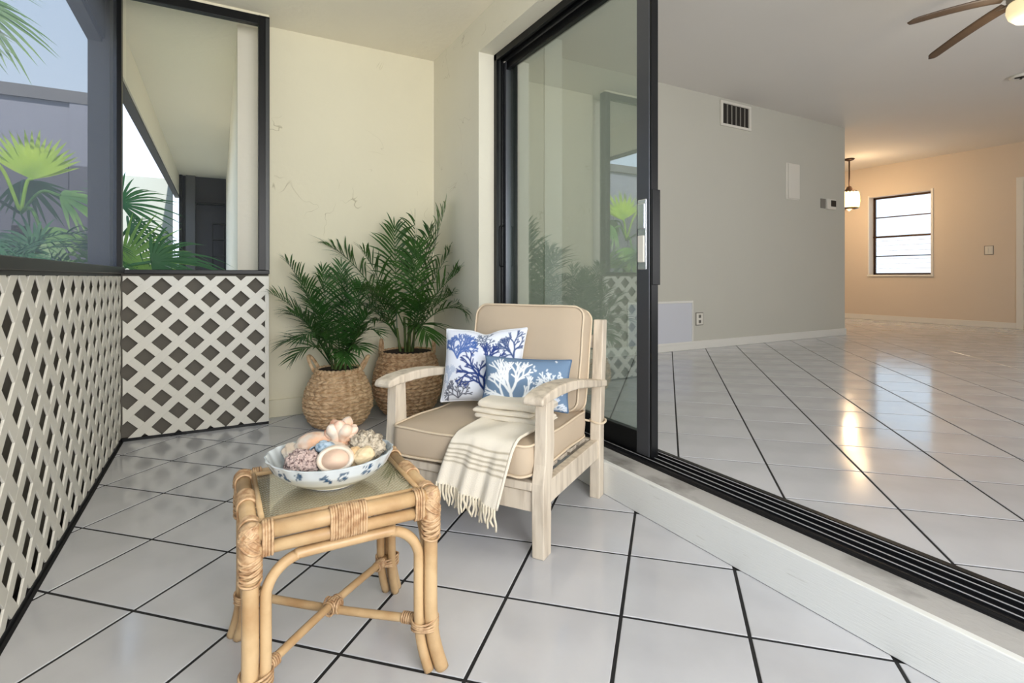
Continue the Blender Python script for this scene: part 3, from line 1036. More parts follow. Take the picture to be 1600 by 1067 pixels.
def potted(root, z0, crown, stems, fronds, sc, m, llen, w, seed, nl=26):
    cx_, cy_ = root.location.x, root.location.y
    rr = random.Random(seed)
    tops = []
    for i, (a, b, hh) in enumerate(stems):
        p0 = AX * a * .6 + AY * b * .6 + Vector((0, 0, z0))
        p1 = AX * a * 1.1 + AY * b * 1.1 + Vector((0, 0, z0 + hh))
        MB().tube(smoothpath([p0, (p0 + p1) / 2 + Vector((rr.uniform(-.008, .008), 0, 0)), p1], 4), [.012] * 4 + [.009] * 5, 8).build('stem', M['stem'], root, smooth=True)
        tops.append(p1)
    for i, (dx, dz, dd, lift) in enumerate(fronds):
        tip = AX * dx * sc + AY * dd + Vector((0, 0, z0 + dz * sc))
        base = min(tops, key=lambda q: (q - Vector((tip.x, tip.y, q.z))).length) * 1.0
        base = base + Vector((0, 0, -.03 - .02 * (i % 3)))
        L = (tip - base).length
        fo = feather(root, base, tip, nl, llen * min(1.15, .6 + L * .7), m, w, lift, .30, seed=seed * 50 + i, petiole=.18, ang=56, vee=.4)
        for q in fo.data.vertices:      # leaves bend along the walls instead of passing through
            q.co.x = min(q.co.x, XW - .012 - cx_ - .01 * abs(math.sin(q.co.z * 60)))
            q.co.y = min(q.co.y, YB - .022 - cy_ - .01 * abs(math.sin(q.co.z * 50)))


# reach of each frond: across, up (in hundredths of the view), away, arch
p2 = empty('areca_palm', (1.215, 3.855, 0)); tag(p2, 'tall areca palm growing from the larger basket in the corner', 'potted palm', 'potted palms in seagrass baskets')
potted(p2, .40, .6, [(-.07, 0, .22), (-.015, -.03, .30), (.005, .03, .28), (.05, 0, .24), (.025, -.04, .2)],
       [(58, 236, .05, .10), (12, 215, .0, .10), (-26, 205, .10, .12), (-128, 178, .0, .26), (-60, 165, -.15, .22), (-118, 125, -.10, .30), (88, 138, -.05, .22), (62, 165, .10, .16),
        (98, 74, -.15, .42), (50, 95, -.30, .35), (-95, 82, -.25, .42), (-35, 110, -.42, .35), (25, 170, -.25, .18), (-75, 110, .12, .30), (75, 100, .08, .30), (45, 42, -.32, .5), (-58, 48, -.32, .5),
        (30, 200, .12, .12)],
       .0047, M['palm'], .33, .0185, 3, 20)
p1 = empty('parlour_palm', (.706, 3.765, 0)); tag(p1, 'shorter bushy palm growing from the smaller basket near the lattice', 'potted palm', 'potted palms in seagrass baskets')
potted(p1, .33, .5, [(-.05, 0, .14), (-.01, -.03, .18), (.02, .03, .17), (.05, 0, .15), (.03, -.03, .14)],
       [(-82, 180, .0, .20), (-98, 128, -.05, .26), (-78, 52, -.10, .55), (-30, 165, .05, .12), (15, 158, .0, .12), (40, 140, -.05, .22), (66, 72, -.10, .50), (52, 50, -.25, .45), (-40, 40, -.28, .5),
        (-55, 105, -.25, .30), (-15, 120, -.32, .25), (20, 90, -.36, .32), (-70, 150, .10, .22), (50, 110, .08, .28), (-5, 172, .12, .10), (-88, 95, .08, .32), (34, 36, -.3, .5), (60, 100, -.15, .35), (-20, 70, -.38, .4)],
       .0043, M['palm2'], .26, .0150, 9, 20)


# ------------------------------------------------------------------ armchair
ch = empty('armchair', (1.062, 2.068, 0), math.atan2(-.836, .548))
tag(ch, 'whitewashed wooden armchair with beige seat and back cushions by the sliding door', 'chair')
YZ = lambda p, q, d: (d, p, q)
for sx in (-1, 1):
    # front leg: straight below, set-back curved upper
    prof = [(-.325, 0), (-.262, 0), (-.260, .20), (-.258, .255), (-.240, .32), (-.232, .40), (-.236, .48), (-.240, .556), (-.300, .556), (-.302, .48), (-.305, .40), (-.312, .33), (-.328, .265), (-.330, .24)]
    x0, x1 = (.318, .366) if sx > 0 else (-.366, -.318)
    MB().prism(prof, YZ, x0, x1).build('leg', M['wood'], ch, bevel=.004)
    prof = [(.262, 0), (.322, 0), (.326, .30), (.345, .50), (.372, .80), (.318, .803), (.288, .50), (.268, .30)]
    r0, r1 = (x0 + .004, x1 + .004) if sx > 0 else (-.318, -.272)
    MB().prism(prof, YZ, r0, r1).build('leg', M['wood'], ch, bevel=.004)
    # arm: bowed board with a rolled front tip
    top = [(-.365, .566), (-.355, .580), (-.30, .592), (-.20, .598), (-.10, .594), (0, .583), (.10, .566), (.20, .547), (.345, .524)]
    bot = [(.345, .494), (.20, .515), (.10, .532), (0, .547), (-.10, .555), (-.20, .558), (-.31, .555), (-.355, .550), (-.366, .556)]
    xa = (.300, .380) if sx > 0 else (-.380, -.300)
    MB().prism(top + bot, YZ, *xa).build('arm', M['wood'], ch, bevel=.007, seg=3)
    box('side_rail', M['wood'], min(x0, x1) + .006, max(x0, x1) - .006, -.262, .275, .178, .262, ch, bevel=.003)
box('front_rail', M['wood'], -.318, .318, -.318, -.288, .160, .232, ch, bevel=.003)
box('front_rail', M['wood'], -.318, .318, -.330, -.280, .238, .268, ch, bevel=.003)
box('back_rail', M['wood'], -.318, .318, .272, .300, .17, .26, ch, bevel=.003)
o = box('back_rail', M['wood'], -.290, .318, -.012, .012, -.03, .03, ch, bevel=.003); o.location = (0, .332, .70)
for k in range(5):
    y = -.23 + .105 * k
    box('seat_slat', M['wood'], -.300, .300, y, y + .07, .252, .266, ch)
for k in range(7):
    x = -.27 + .09 * k
    o = box('back_slat', M['wood'], -.014, .014, -.006, .006, 0, .43, ch); o.location = (x, .290, .25); o.rotation_euler = (R(-6.5), 0, 0)


def cushion(name, parent, sx, sy, sz, loc, rot, puff, m=None, r=.022):
    """box cushion: puffed panels, rounded corners, welted seams"""
    def outline(t, off=0):
        # rounded rectangle
        rc = .05
        a, b = sx / 2 - rc, sy / 2 - rc
        q = t * 4
        k = int(q) % 4
        fr = q - int(q)
        cs = [(a, -b), (a, b), (-a, b), (-a, -b)]
        # side from corner k-1 arc to corner k
        cxy = cs[k]
        ang0 = -PI / 2 + k * PI / 2
        nx = cs[(k + 1) % 4]
        if fr < .3:
            an = ang0 + fr / .3 * PI / 2
            return cxy[0] + (rc + off) * math.cos(an), cxy[1] + (rc + off) * math.sin(an)
        f2 = (fr - .3) / .7
        an = ang0 + PI / 2
        return (cxy[0] * (1 - f2) + nx[0] * f2 + (rc + off) * math.cos(an), cxy[1] * (1 - f2) + nx[1] * f2 + (rc + off) * math.sin(an))
    mb = MB()
    N = 96
    rings = []
    # bottom centre -> bottom edge -> side -> top edge -> top centre
    for s, zf in ((0.0, 0), (.3, 0), (.6, 0), (.85, 0), (.95, 0), (1, 0)):
        rings.append((s, -sz / 2 - puff * .5 * (1 - s ** 3) + (.006 if s > .9 else 0), 0))
    for q in (.12, .3, .5, .7, .88):
        rings.append((1, -sz / 2 + .006 + (sz - .012) * q, .007 * math.sin(PI * q)))
    for s in (1, .95, .85, .6, .3, 0.0):
        rings.append((s, sz / 2 + puff * (1 - s ** 3) - (.006 if s > .9 else 0), 0))
    vs = []
    for s, z, off in rings:
        for k in range(N):
            x, y = outline(k / N, off)
            wob = .0025 * math.sin(k * .55 + z * 40) if s >= .95 else 0
            vs.append((x * max(s, .001), y * max(s, .001), z + wob))
    fs = []
    for i in range(len(rings) - 1):
        for k in range(N):
            fs.append((i * N + k, i * N + (k + 1) % N, (i + 1) * N + (k + 1) % N, (i + 1) * N + k))
    mb.add(vs, fs)
    c = mb.build(name, m or M['cushion'], parent, smooth=True)
    for z in (-sz / 2 + .006, sz / 2 - .004):
        MB().tube([(*outline(k / 120, .002), z + .0025 * math.sin(k * .44 + z * 40)) for k in range(120)], .0048, 6, closed=True).build('piping', M['piping'], c, smooth=True)
    c.location = loc
    c.rotation_euler = rot
    return c


cushion('seat_cushion', ch, .625, .60, .118, (0, -.045, .342), (0, 0, 0), .010)
cushion('back_cushion', ch, .556, .46, .115, (.031, .232, .628), (R(78), 0, 0), .016)
for x in (.346,):
    MB().tube([(x + .036 * math.cos(t), .307 + .038 * math.sin(t), .34 + .004 * math.sin(2 * t)) for t in [2 * PI * i / 24 for i in range(24)]], .0055, 6, closed=True).build('cushion_tie', M['piping'], ch, smooth=True)
    MB().tube(smoothpath([(x - .03, .28, .342), (x - .05, .26, .35), (x - .075, .25, .36)], 5), .005, 6).build('cushion_tie', M['piping'], ch, smooth=True)


# ------------------------------------------------------------------ printed coral pillows
def coral(rng, x, y, ang, length, width, depth, spread=.5, out=None, bend=.25):
    """returns list of (x0,y0,x1,y1,w)"""
    if out is None: out = []
    n = 3
    px, py = x, y
    a = ang
    for i in range(n):
        a += rng.uniform(-bend, bend)
        qx, qy = px + math.cos(a) * length / n, py + math.sin(a) * length / n
        out.append((px, py, qx, qy, max(width, .0024)))
        px, py = qx, qy
    if depth > 0:
        k = 2 if rng.random() < .6 else 3
        for j in range(k):
            s = (j - (k - 1) / 2) * spread * 2 / max(1, k - 1) * (1 if k > 1 else 0)
            coral(rng, px, py, a + s * rng.uniform(.7, 1.2), length * rng.uniform(.68, .9), width * .82, depth - 1, spread * .92, out, bend)
        if rng.random() < .5:
            coral(rng, (x + px) / 2, (y + py) / 2, ang + rng.choice((-1, 1)) * spread * 1.6, length * .6, width * .75, max(0, depth - 2), spread, out, bend)
    return out


def paint(U, V, base, layers):
    C = np.tile(np.array(lin(base))[None, :], (len(U), 1))
    for segs, rgb, fade, blob in layers:
        d = np.full(len(U), 9.)
        for (x0, y0, x1, y1, w) in segs:
            dx, dy = x1 - x0, y1 - y0
            L2 = dx * dx + dy * dy + 1e-9
            t = np.clip(((U - x0) * dx + (V - y0) * dy) / L2, 0, 1)
            dd = np.hypot(U - x0 - t * dx, V - y0 - t * dy) - w
            d = np.minimum(d, dd)
        k = np.clip(.5 - d / .0035, 0, 1) * fade
        C = C * (1 - k[:, None]) + np.array(lin(rgb))[None, :] * k[:, None]
    return C


def pillow(name, w, h, t, n, corners, base, layers, label, chop=0):
    """corners: TL, TR, BL, BR in armchair coordinates"""
    u = np.linspace(-1, 1, n)
    U, V = np.meshgrid(u, u)
    fU, fV = U.ravel(), V.ravel()
    ed = np.clip(1 - np.abs(fU) ** 3, 0, 1) ** .6 * np.clip(1 - np.abs(fV) ** 3, 0, 1) ** .6
    cx = fU * (1 - .06 * (1 - fV ** 2) * np.abs(fU) ** 6)
    cy = fV * (1 - .07 * (1 - fU ** 2) * np.abs(fV) ** 6)
    if chop:  # karate-chopped top edge
        k = np.exp(-(fU - .0) ** 2 / .06) * np.clip((fV - .25) / .75, 0, 1) ** 1.5
        cy = cy - chop * k
    TL, TR, BL, BR = [np.array(c, float) for c in corners]
    a = ((cx + 1) / 2)[:, None]
    b = ((cy + 1) / 2)[:, None]
    P = (TL * (1 - a) + TR * a) * b + (BL * (1 - a) + BR * a) * (1 - b)
    nr = np.cross(TR - TL, TL - BL)
    nr = nr / np.linalg.norm(nr)          # points away from viewer or towards; fix below
    if nr[1] > 0: nr = -nr
    wr = np.array([noise.noise((x * 2.2, y * 2.2, w * 7)) for x, y in zip(fU, fV)])
    F = P + nr[None, :] * (t * ed * (1 + .12 * wr) + .0015)[:, None]
    B = P - nr[None, :] * (t * .8 * ed + .0015)[:, None]
    o0 = P.mean(0)
    vs = np.concatenate([F, B]) - o0
    fs = []
    N = n * n
    for j in range(n - 1):
        for i in range(n - 1):
            q = j * n + i
            fs.append((q, q + 1, q + n + 1, q + n))
            fs.append((N + q, N + q + n, N + q + n + 1, N + q + 1))
    bd = [i for i in range(n)] + [j * n + n - 1 for j in range(1, n)] + [(n - 1) * n + i for i in range(n - 2, -1, -1)] + [j * n for j in range(n - 2, 0, -1)]
    for k in range(len(bd)):
        x, y = bd[k], bd[(k + 1) % len(bd)]
        fs.append((x, N + x, N + y, y))
    me = bpy.data.meshes.new(name)
    me.from_pydata([tuple(p) for p in vs], [], fs)
    me.update()
    Cc = paint(fU * w / 2, fV * h / 2, base, layers)
    Cf = np.ones((2 * N, 4)); Cf[:N, :3] = Cc; Cf[N:, :3] = np.array(lin(base))
    at = me.color_attributes.new('print', 'FLOAT_COLOR', 'POINT')
    at.data.foreach_set('color', Cf.ravel())
    for p in me.polygons: p.use_smooth = True
    me.materials.append(M['print'])
    o = bpy.data.objects.new(name, me)
    col.objects.link(o)
    mw = Matrix.Translation(Vector((1.062, 2.068, 0))) @ Matrix.Rotation(ch.rotation_euler.z, 4, 'Z')
    o.location = mw @ Vector(o0)
    o.rotation_euler = (0, 0, ch.rotation_euler.z)
    pts = [Vector(P[k] - o0) for k in bd[::3]]
    MB().tube(pts, .0042, 6, closed=True).build('piping', M['white_pipe'] if chop else M['blue_pipe'], o, smooth=True)
    tag(o, label, 'pillow')
    return o


M['print'] = attr_mat('coral_print_linen', .85, .08, 500)
M['white_pipe'] = mat('white_piping', (226, 230, 236), .8)
M['blue_pipe'] = mat('blue_piping', (84, 110, 140), .8)
rg = random.Random(11)
navy, mid, steel = (20, 54, 124), (70, 126, 196), (90, 110, 140)
w_, h_ = .38, .34
A = coral(rg, .03, -.115, PI / 2 + .1, .055, .0066, 5, .46, bend=.2)
A += coral(rg, .03, -.115, PI / 2 + .75, .042, .0054, 4, .46, bend=.2)
A += coral(rg, .03, -.115, PI / 2 - .6, .042, .0054, 4, .46, bend=.2)
B_ = coral(rg, -.115, .03, PI / 2, .036, .0046, 4, .50)
B_ += coral(rg, -.115, .03, PI / 2 + .6, .032, .004, 4, .50)
B_ += coral(rg, -.115, .03, PI / 2 - .6, .034, .004, 4, .50)
C_ = coral(rg, .15, .03, PI / 2 + .1, .036, .0046, 4, .5)
C_ += coral(rg, .15, .03, PI / 2 + .75, .032, .004, 4, .5)
D_ = coral(rg, -.10, -.155, PI / 2, .028, .0032, 4, .6)
D_ += coral(rg, -.10, -.155, PI / 2 + .8, .028, .003, 3, .6) + coral(rg, -.10, -.155, PI / 2 - .8, .028, .003, 3, .6)
E_ = coral(rg, .03, .075, PI / 2 + .6, .028, .003, 4, .6)
F_ = coral(rg, -.16, -.10, PI / 2, .030, .004, 4, .6)
pillow('throw_pillow', w_, h_, .058, 230, [(-.300, .035, .755), (.055, .165, .765), (-.285, -.035, .432), (.05, .09, .432)], (226, 232, 244),
       [(F_, (150, 172, 204), .6, 0), (E_, (60, 84, 120), .9, 0), (B_, mid, .45, 0), (B_, (26, 82, 164), .85, 0), (C_, (26, 64, 122), .95, 0), (D_, (34, 42, 70), .9, 0), (A, navy, 1, 0)],
       'square white throw pillow printed with navy and blue coral branches', chop=.12)
rg = random.Random(5)
A = coral(rg, -.045, -.105, PI / 2, .058, .0062, 4, .40, bend=.15)
A += coral(rg, -.045, -.105, PI / 2 + .7, .054, .0056, 4, .34, bend=.15)
A += coral(rg, -.045, -.105, PI / 2 - .8, .050, .0056, 4, .34, bend=.15)
B_ = coral(rg, .125, -.075, PI / 2, .040, .0050, 4, .45)
C_ = []
for k in range(46):
    x, y = rg.uniform(-.17, .17), rg.uniform(-.12, .12)
    if (x > .02 or y < -.07) and not (-.08 < x < .02):
        C_ += [(x, y, x + rg.uniform(-.008, .008), y + rg.uniform(-.006, .006), .0035)]
D_ = coral(rg, .09, -.12, PI / 2 - 1.0, .030, .004, 3, .5)
pillow('lumbar_pillow', .35, .22, .05, 220, [(-.045, -.035, .655), (.305, .085, .645), (-.045, -.075, .455), (.312, .030, .435)], (110, 136, 166),
       [(C_, (226, 232, 240), .9, 0), (D_, (220, 228, 238), .9, 0), (B_, (230, 236, 242), .95, 0), (A, (238, 242, 246), 1, 0)],
       'small oblong blue pillow printed with white coral in front of the square one')

# ------------------------------------------------------------------ throw blanket: folded stack, draped run, fringe
th = empty('throw_blanket', (1.062, 2.068, 0), ch.rotation_euler.z)
tag(th, 'cream throw with grey stripes and tassels draped over the armchair seat front', 'blanket')
path = [(-.02, .420), (-.10, .422), (-.20, .421), (-.29, .417), (-.334, .411), (-.357, .394), (-.366, .37), (-.372, .33), (-.375, .29), (-.377, .25), (-.378, .225)]
pp = smoothpath([(0, a, b) for a, b in path], 6)
cum = [0]
for a, b in zip(pp, pp[1:]): cum.append(cum[-1] + (b - a).length)
TOT = cum[-1]


def drape(u, w):
    # w along path (0 top .. 1 hem), u across
    s = w * TOT
    k = 0
    while k < len(cum) - 2 and cum[k + 1] < s: k += 1
    t = (s - cum[k]) / max(1e-6, cum[k + 1] - cum[k])
    p = pp[k].lerp(pp[k + 1], min(1, t))
    hang = max(0, (s - .33) / (TOT - .33))
    x = (-.005 - .035 * hang) + u * (.262 - .0 * hang) + .03 * (1 - w) - .012 * hang
    fold = math.sin(u * 15 + 1.0) * .010 + math.sin(u * 33 + .4) * .004
    y = p.y - fold * hang - .012 * hang * (u ** 2)
    z = p.z + (1 - hang) * .004 * math.sin(u * 9 + w * 7) + .003
    if hang > 0: z -= hang * (.0 + .055 * u)
    return (x, y, z)


m = mat('striped_throw', (240, 232, 214), .95, bump=.22, bscale=300)
t_ = m.node_tree
at = t_.nodes.new('ShaderNodeAttribute'); at.attribute_name = 'print'
t_.links.new(at.outputs['Color'], t_.nodes['Principled BSDF'].inputs['Base Color'])
NU, NV = 60, 220
dm = MB().grid(drape, NU, NV)
dr = dm.build('draped_cloth', m, th, smooth=True, solid=.004)
ca = dr.data.color_attributes.new('print', 'FLOAT_COLOR', 'POINT')
cl_, cs_ = np.array(lin((240, 232, 216))), np.array(lin((170, 156, 128)))
arr = np.ones((NU * NV, 4))
for j in range(NV):
    sfrom = TOT * (1 - j / (NV - 1))
    k = 0
    for c0 in (.088, .104, .118, .133, .152):
        k = max(k, 1 - min(1, abs(sfrom - c0) / .0042) ** 2)
    arr[j * NU:(j + 1) * NU, :3] = cl_ * (1 - k * .75) + cs_ * k * .75
ca.data.foreach_set('color', arr.ravel())
# side hem roll on the right edge
MB().tube([Vector(drape(1.0, .12 + .88 * i / 40)) + Vector((0, 0, .002)) for i in range(41)], .006, 6).build('hem', M['throw'], th, smooth=True)
rr = random.Random(4)
for k in range(24):
    u = (k + .5) / 24
    p = Vector(drape(u, 1.0))
    L = .055 + rr.uniform(-.008, .012)
    q = [p + Vector((0, 0, .006)), p + Vector((rr.uniform(-.003, .003), -.001, -L * .35)), p + Vector((rr.uniform(-.006, .006), rr.uniform(-.004, .004), -L * .75)),
         p + Vector((rr.uniform(-.008, .008), rr.uniform(-.005, .005), -L - .01))]
    MB().tube(smoothpath(q, 3), [.0036, .0046, .0054, .0052, .0048, .0048, .0046, .0044, .0040, .0034], 6).build('tassel', M['fringe'], th, smooth=True)


def folded(x0, x1, y0, y1, z0, z1, seed, name='folded_layer', turns=2):
    """a rounded folded slab with sagging top; the fold edge faces the viewer"""
    mb = MB()

    def fn(u, w):
        a = 2 * PI * w
        cx, cy = (y0 + y1) / 2, (z0 + z1) / 2
        ry, rz = (y1 - y0) / 2, (z1 - z0) / 2
        c, s = math.cos(a), math.sin(a)
        y = cx + ry * (abs(c) ** .35) * (1 if c > 0 else -1)
        z = cy + rz * (abs(s) ** .55) * (1 if s > 0 else -1)
        e = min(1, (min(u, 1 - u) / .03)) ** .5 if 0 < u < 1 else 0
        z = cy + (z - cy) * (.55 + .45 * e)
        y = cx + (y - cx) * (.97 + .03 * e)
        x = x0 + (x1 - x0) * u
        n_ = noise.noise((x * 14, y * 14, seed)) * .004
        return (x, y + .004 * math.sin(u * 7 + seed), z + n_ * (1 if s > 0 else .2))
    mb.grid(fn, 46, 49)
    n = 46
    mb.f.append(tuple(j * n for j in range(48))[::-1])
    mb.f.append(tuple(j * n + n - 1 for j in range(48)))
    return mb.build(name, M['throw'], th, smooth=True)


folded(-.02, .285, -.175, -.03, .421, .448, 1)
folded(-.025, .235, -.182, -.03, .446, .468, 2)
folded(-.005, .290, -.172, -.02, .466, .500, 3)

# ------------------------------------------------------------------ rattan side table
TX, TY = .265, 1.487
tb = empty('side_table', (TX, TY, 0)); tag(tb, 'honey rattan side table with glass top and bound corners', 'side table')
hx, hy = .206, .186
for sx in (-1, 1):
    for sy in (-1, 1):
        x, y = sx * hx, sy * hy
        pts = [(x, y, .445), (x, y, .30), (x, y, .16), (x + sx * .004, y + sy * .003, .09), (x + sx * .013, y + sy * .010, .04), (x + sx * .024, y + sy * .018, 0)]
        MB().tube(smoothpath(pts, 5), .0175, 12).build('leg', M['rattan'], tb, smooth=True)
# arches: one per side, each running down inside both legs
def arch(axis, sgn):
    L = (hx if axis == 'x' else hy) - .031
    off = sgn * ((hy if axis == 'x' else hx) - .004)
    rc = .085
    top = .372
    pts = []

    def P(a, z, fl=0):
        s = 1 if a > 0 else -1
        a2 = a + s * fl
        o2 = off + sgn * fl * .8
        return (a2, o2, z) if axis == 'x' else (o2, a2, z)
    left = [P(-L, 0.003, .022), P(-L, .04, .012), P(-L, .09, .003), P(-L, .16), P(-L, top - rc)]
    arcs = [P(-L + rc - rc * math.cos(t), top - rc + rc * math.sin(t)) for t in [PI / 2 * k / 6 for k in range(1, 7)]]
    arcr = [P(L - rc + rc * math.sin(t), top - rc + rc * math.cos(t)) for t in [PI / 2 * k / 6 for k in range(0, 7)]]
    right = [P(L, .16), P(L, .09, .003), P(L, .04, .012), P(L, 0.003, .022)]
    MB().tube(smoothpath(left + arcs + arcr + right, 3), .0125, 10).build('arch', M['rattan'], tb, smooth=True)


arch('x', -1); arch('x', 1); arch('y', -1); arch('y', 1)
for sg in (-1, 1):
    for z, r, o in ((.440, .0185, .0), (.404, .0145, .002)):
        MB().tube([(-hx, sg * (hy + o), z), (0, sg * (hy + o), z + .0005), (hx, sg * (hy + o), z)], r, 12).build('rail', M['rattan'], tb, smooth=True)
        MB().tube([(sg * (hx + o), -hy, z), (sg * (hx + o), 0, z), (sg * (hx + o), hy, z)], r, 12).build('rail', M['rattan'], tb, smooth=True)
    MB().tube([(-hx + .02, sg * (hy - .025), .452), (hx - .02, sg * (hy - .025), .452)], .0065, 8).build('bead', M['rattan'], tb, smooth=True)
    MB().tube([(sg * (hx - .025), -hy + .02, .452), (sg * (hx - .025), hy - .02, .452)], .0065, 8).build('bead', M['rattan'], tb, smooth=True)


def wrap_rail(axis, sgn, a0, a1, n, z0=.4375, r0=.0195, z1=.404, r1=.0165, rr_=.0032, both=True):
    """flat cane bands round the stacked rails"""
    mb = MB()
    for k in range(n):
        a = a0 + (a1 - a0) * (k + .5) / n
        pts = []
        c0, c1 = .441, (.404 if both else .441)
        ra = .0205
        rb = .0170 if both else .0205
        N = 20
        off = (hy if axis == 'x' else hx) * sgn
        for i in range(N):
            t = 2 * PI * i / N
            if math.sin(t) >= 0:
                q, z = ra * math.cos(t), c0 + ra * math.sin(t)
            else:
                q, z = rb * math.cos(t) + .001 * sgn, c1 + rb * math.sin(t)
            aa = a + .0006 * math.sin(k * 5)
            pts.append((aa, off + q, z) if axis == 'x' else (off + q, aa, z))
        mb.tube(pts, rr_, 6, closed=True)
    return mb.build('binding', M['binding'], tb, smooth=True)


for sg in (-1, 1):
    wrap_rail('x', sg, -.042, .042, 15)
    wrap_rail('y', sg, -.036, .036, 13)
    for e in (-1, 1):
        wrap_rail('x', sg, e * hx - e * .046, e * hx - e * .022, 4)
        wrap_rail('y', sg, e * hy - e * .046, e * hy - e * .022, 4)
# corner knots: criss-crossed cane over the corner and round the leg head
for sx in (-1, 1):
    for sy in (-1, 1):
        mb = MB()
        c = Vector((sx * hx, sy * hy, .425))
        mb.lathe([(0, .040), (.012, .037), (.021, .028), (.0235, .01), (.0235, -.02), (.022, -.05), (.018, -.075)], 16, c)
        rr = random.Random(sx * 3 + sy)
        for k in range(9):       # bands round the leg below the corner
            z = -.035 - k * .0062
            mb.tube([(c.x + .0225 * math.cos(t), c.y + .0225 * math.sin(t), c.z + z + .008 * math.sin(t + .8 * (k % 2) * 2)) for t in [2 * PI * i / 18 for i in range(18)]], .0031, 5, closed=True)
        for k in range(9):       # fan of diagonal bands on the outer faces
            tilt = R(20 + 13 * k)
            pts = []
            for i in range(18):
                t = 2 * PI * i / 18
                p = Vector((.0235 * math.cos(t), .0235 * math.sin(t), 0))
                p.z = .026 * math.sin(t + .7 * k) * math.sin(tilt) + .004 + .016 * math.cos(tilt)
                k2 = math.sqrt(max(.15, 1 - (max(0, p.z) / .045) ** 2))
                pts.append(c + Vector((p.x * k2, p.y * k2, p.z)))
            mb.tube(pts, .0031, 5, closed=True)
        mb.build('corner_binding', M['binding'], tb, smooth=True)
# crossed stretchers with lashings
za = .118
for s in (-1, 1):
    a = (-hx + .004, -s * (hy - .004), za)
    b = (hx - .004, s * (hy - .004), za)
    mid = (0, 0, za + (.010 if s > 0 else -.006))
    MB().tube(smoothpath([a, mid, b], 6), .0105, 10).build('stretcher', M['rattan'], tb, smooth=True)
mb = MB()
for k in range(6):
    for s in (-1, 1):
        d = Vector((hx, s * hy, 0)).normalized()
        n_ = Vector((-d.y, d.x, 0))
        c = d * ((k - 2.5) * .0075) + Vector((0, 0, za + .004))
        mb.tube([c + n_ * .016 * math.cos(t) + Vector((0, 0, .018 * math.sin(t))) for t in [2 * PI * i / 14 for i in range(14)]], .0028, 5, closed=True)
mb.build('centre_lashing', M['binding'], tb, smooth=True)
for sx in (-1, 1):
    for sy in (-1, 1):
        mb = MB()
        for k in range(4):
            z = za - .014 + k * .007
            mb.tube([(sx * (hx - .012) + .034 * math.cos(t), sy * (hy - .010) + .030 * math.sin(t), z + .003 * math.sin(t * 2 + k)) for t in [2 * PI * i / 20 for i in range(20)]], .0030, 5, closed=True)
        d = Vector((-sx * hx, -sy * hy, 0)).normalized()
        n_ = Vector((-d.y, d.x, 0))
        for k in range(6):
            c = Vector((sx * hx, sy * hy, za)) + d * (.045 + k * .006)
            mb.tube([c + n_ * .0125 * math.cos(t) + Vector((0, 0, .0125 * math.sin(t))) for t in [2 * PI * i / 12 for i in range(12)]], .0028, 5, closed=True)
        mb.build('leg_lashing', M['binding'], tb, smooth=True)
# woven cane panel under the glass
M['cane'] = mat('woven_cane', (206, 190, 156), .7)
t_ = M['cane'].node_tree
co = t_.nodes.new('ShaderNodeTexCoord')
mp = t_.nodes.new('ShaderNodeMapping'); mp.inputs['Rotation'].default_value = (0, 0, R(45)); mp.inputs['Scale'].default_value = (70, 70, 70)
t_.links.new(co.outputs['Object'], mp.inputs[0])
ck = t_.nodes.new('ShaderNodeTexWave'); ck.inputs['Scale'].default_value = .5; ck.inputs['Distortion'].default_value = 1.5
ck2 = t_.nodes.new('ShaderNodeTexWave'); ck2.bands_direction = 'Y'; ck2.inputs['Scale'].default_value = .5; ck2.inputs['Distortion'].default_value = 1.5
t_.links.new(mp.outputs[0], ck.inputs[0]); t_.links.new(mp.outputs[0], ck2.inputs[0])
mu = t_.nodes.new('ShaderNodeMath'); mu.operation = 'MULTIPLY'
t_.links.new(ck.outputs['Fac'], mu.inputs[0]); t_.links.new(ck2.outputs['Fac'], mu.inputs[1])
rp = t_.nodes.new('ShaderNodeValToRGB')
rp.color_ramp.elements[0].color = (*lin((196, 172, 130)), 1); rp.color_ramp.elements[0].position = .02
rp.color_ramp.elements[1].color = (*lin((250, 242, 220)), 1); rp.color_ramp.elements[1].position = .30
t_.links.new(mu.outputs[0], rp.inputs[0]); t_.links.new(rp.outputs[0], t_.nodes['Principled BSDF'].inputs['Base Color'])
bp = t_.nodes.new('ShaderNodeBump'); bp.inputs['Strength'].default_value = .8; bp.inputs['Distance'].default_value = .003
t_.links.new(mu.outputs[0], bp.inputs['Height']); t_.links.new(bp.outputs[0], t_.nodes['Principled BSDF'].inputs['Normal'])
box('woven_panel', M['cane'], -hx + .01, hx - .01, -hy + .01, hy - .01, .436, .444, tb)
box('glass_top', M['tglass'], -hx + .021, hx - .021, -hy + .021, hy - .021, .4475, .4525, tb)

# ------------------------------------------------------------------ bowl
ZB = .4545
BX, BY = .258, 1.480
bo = empty('bowl', (BX, BY, ZB), aR + R(4)); tag(bo, 'oval white ceramic bowl with blue flowers on the side table', 'bowl')
prof_o = [(.050, .0), (.060, .001), (.064, .006), (.090, .014), (.118, .030), (.140, .052), (.152, .074), (.155, .079)]
prof_i = [(.151, .080), (.146, .072), (.134, .052), (.112, .033), (.085, .019), (.05, .012), (0, .011)]
prof = prof_o + prof_i


def densify(pr, n):
    out = []
    for (a, b), (c, d) in zip(pr, pr[1:]):
        for i in range(n): out.append((a + (c - a) * i / n, b + (d - b) * i / n))
    return out + [pr[-1]]


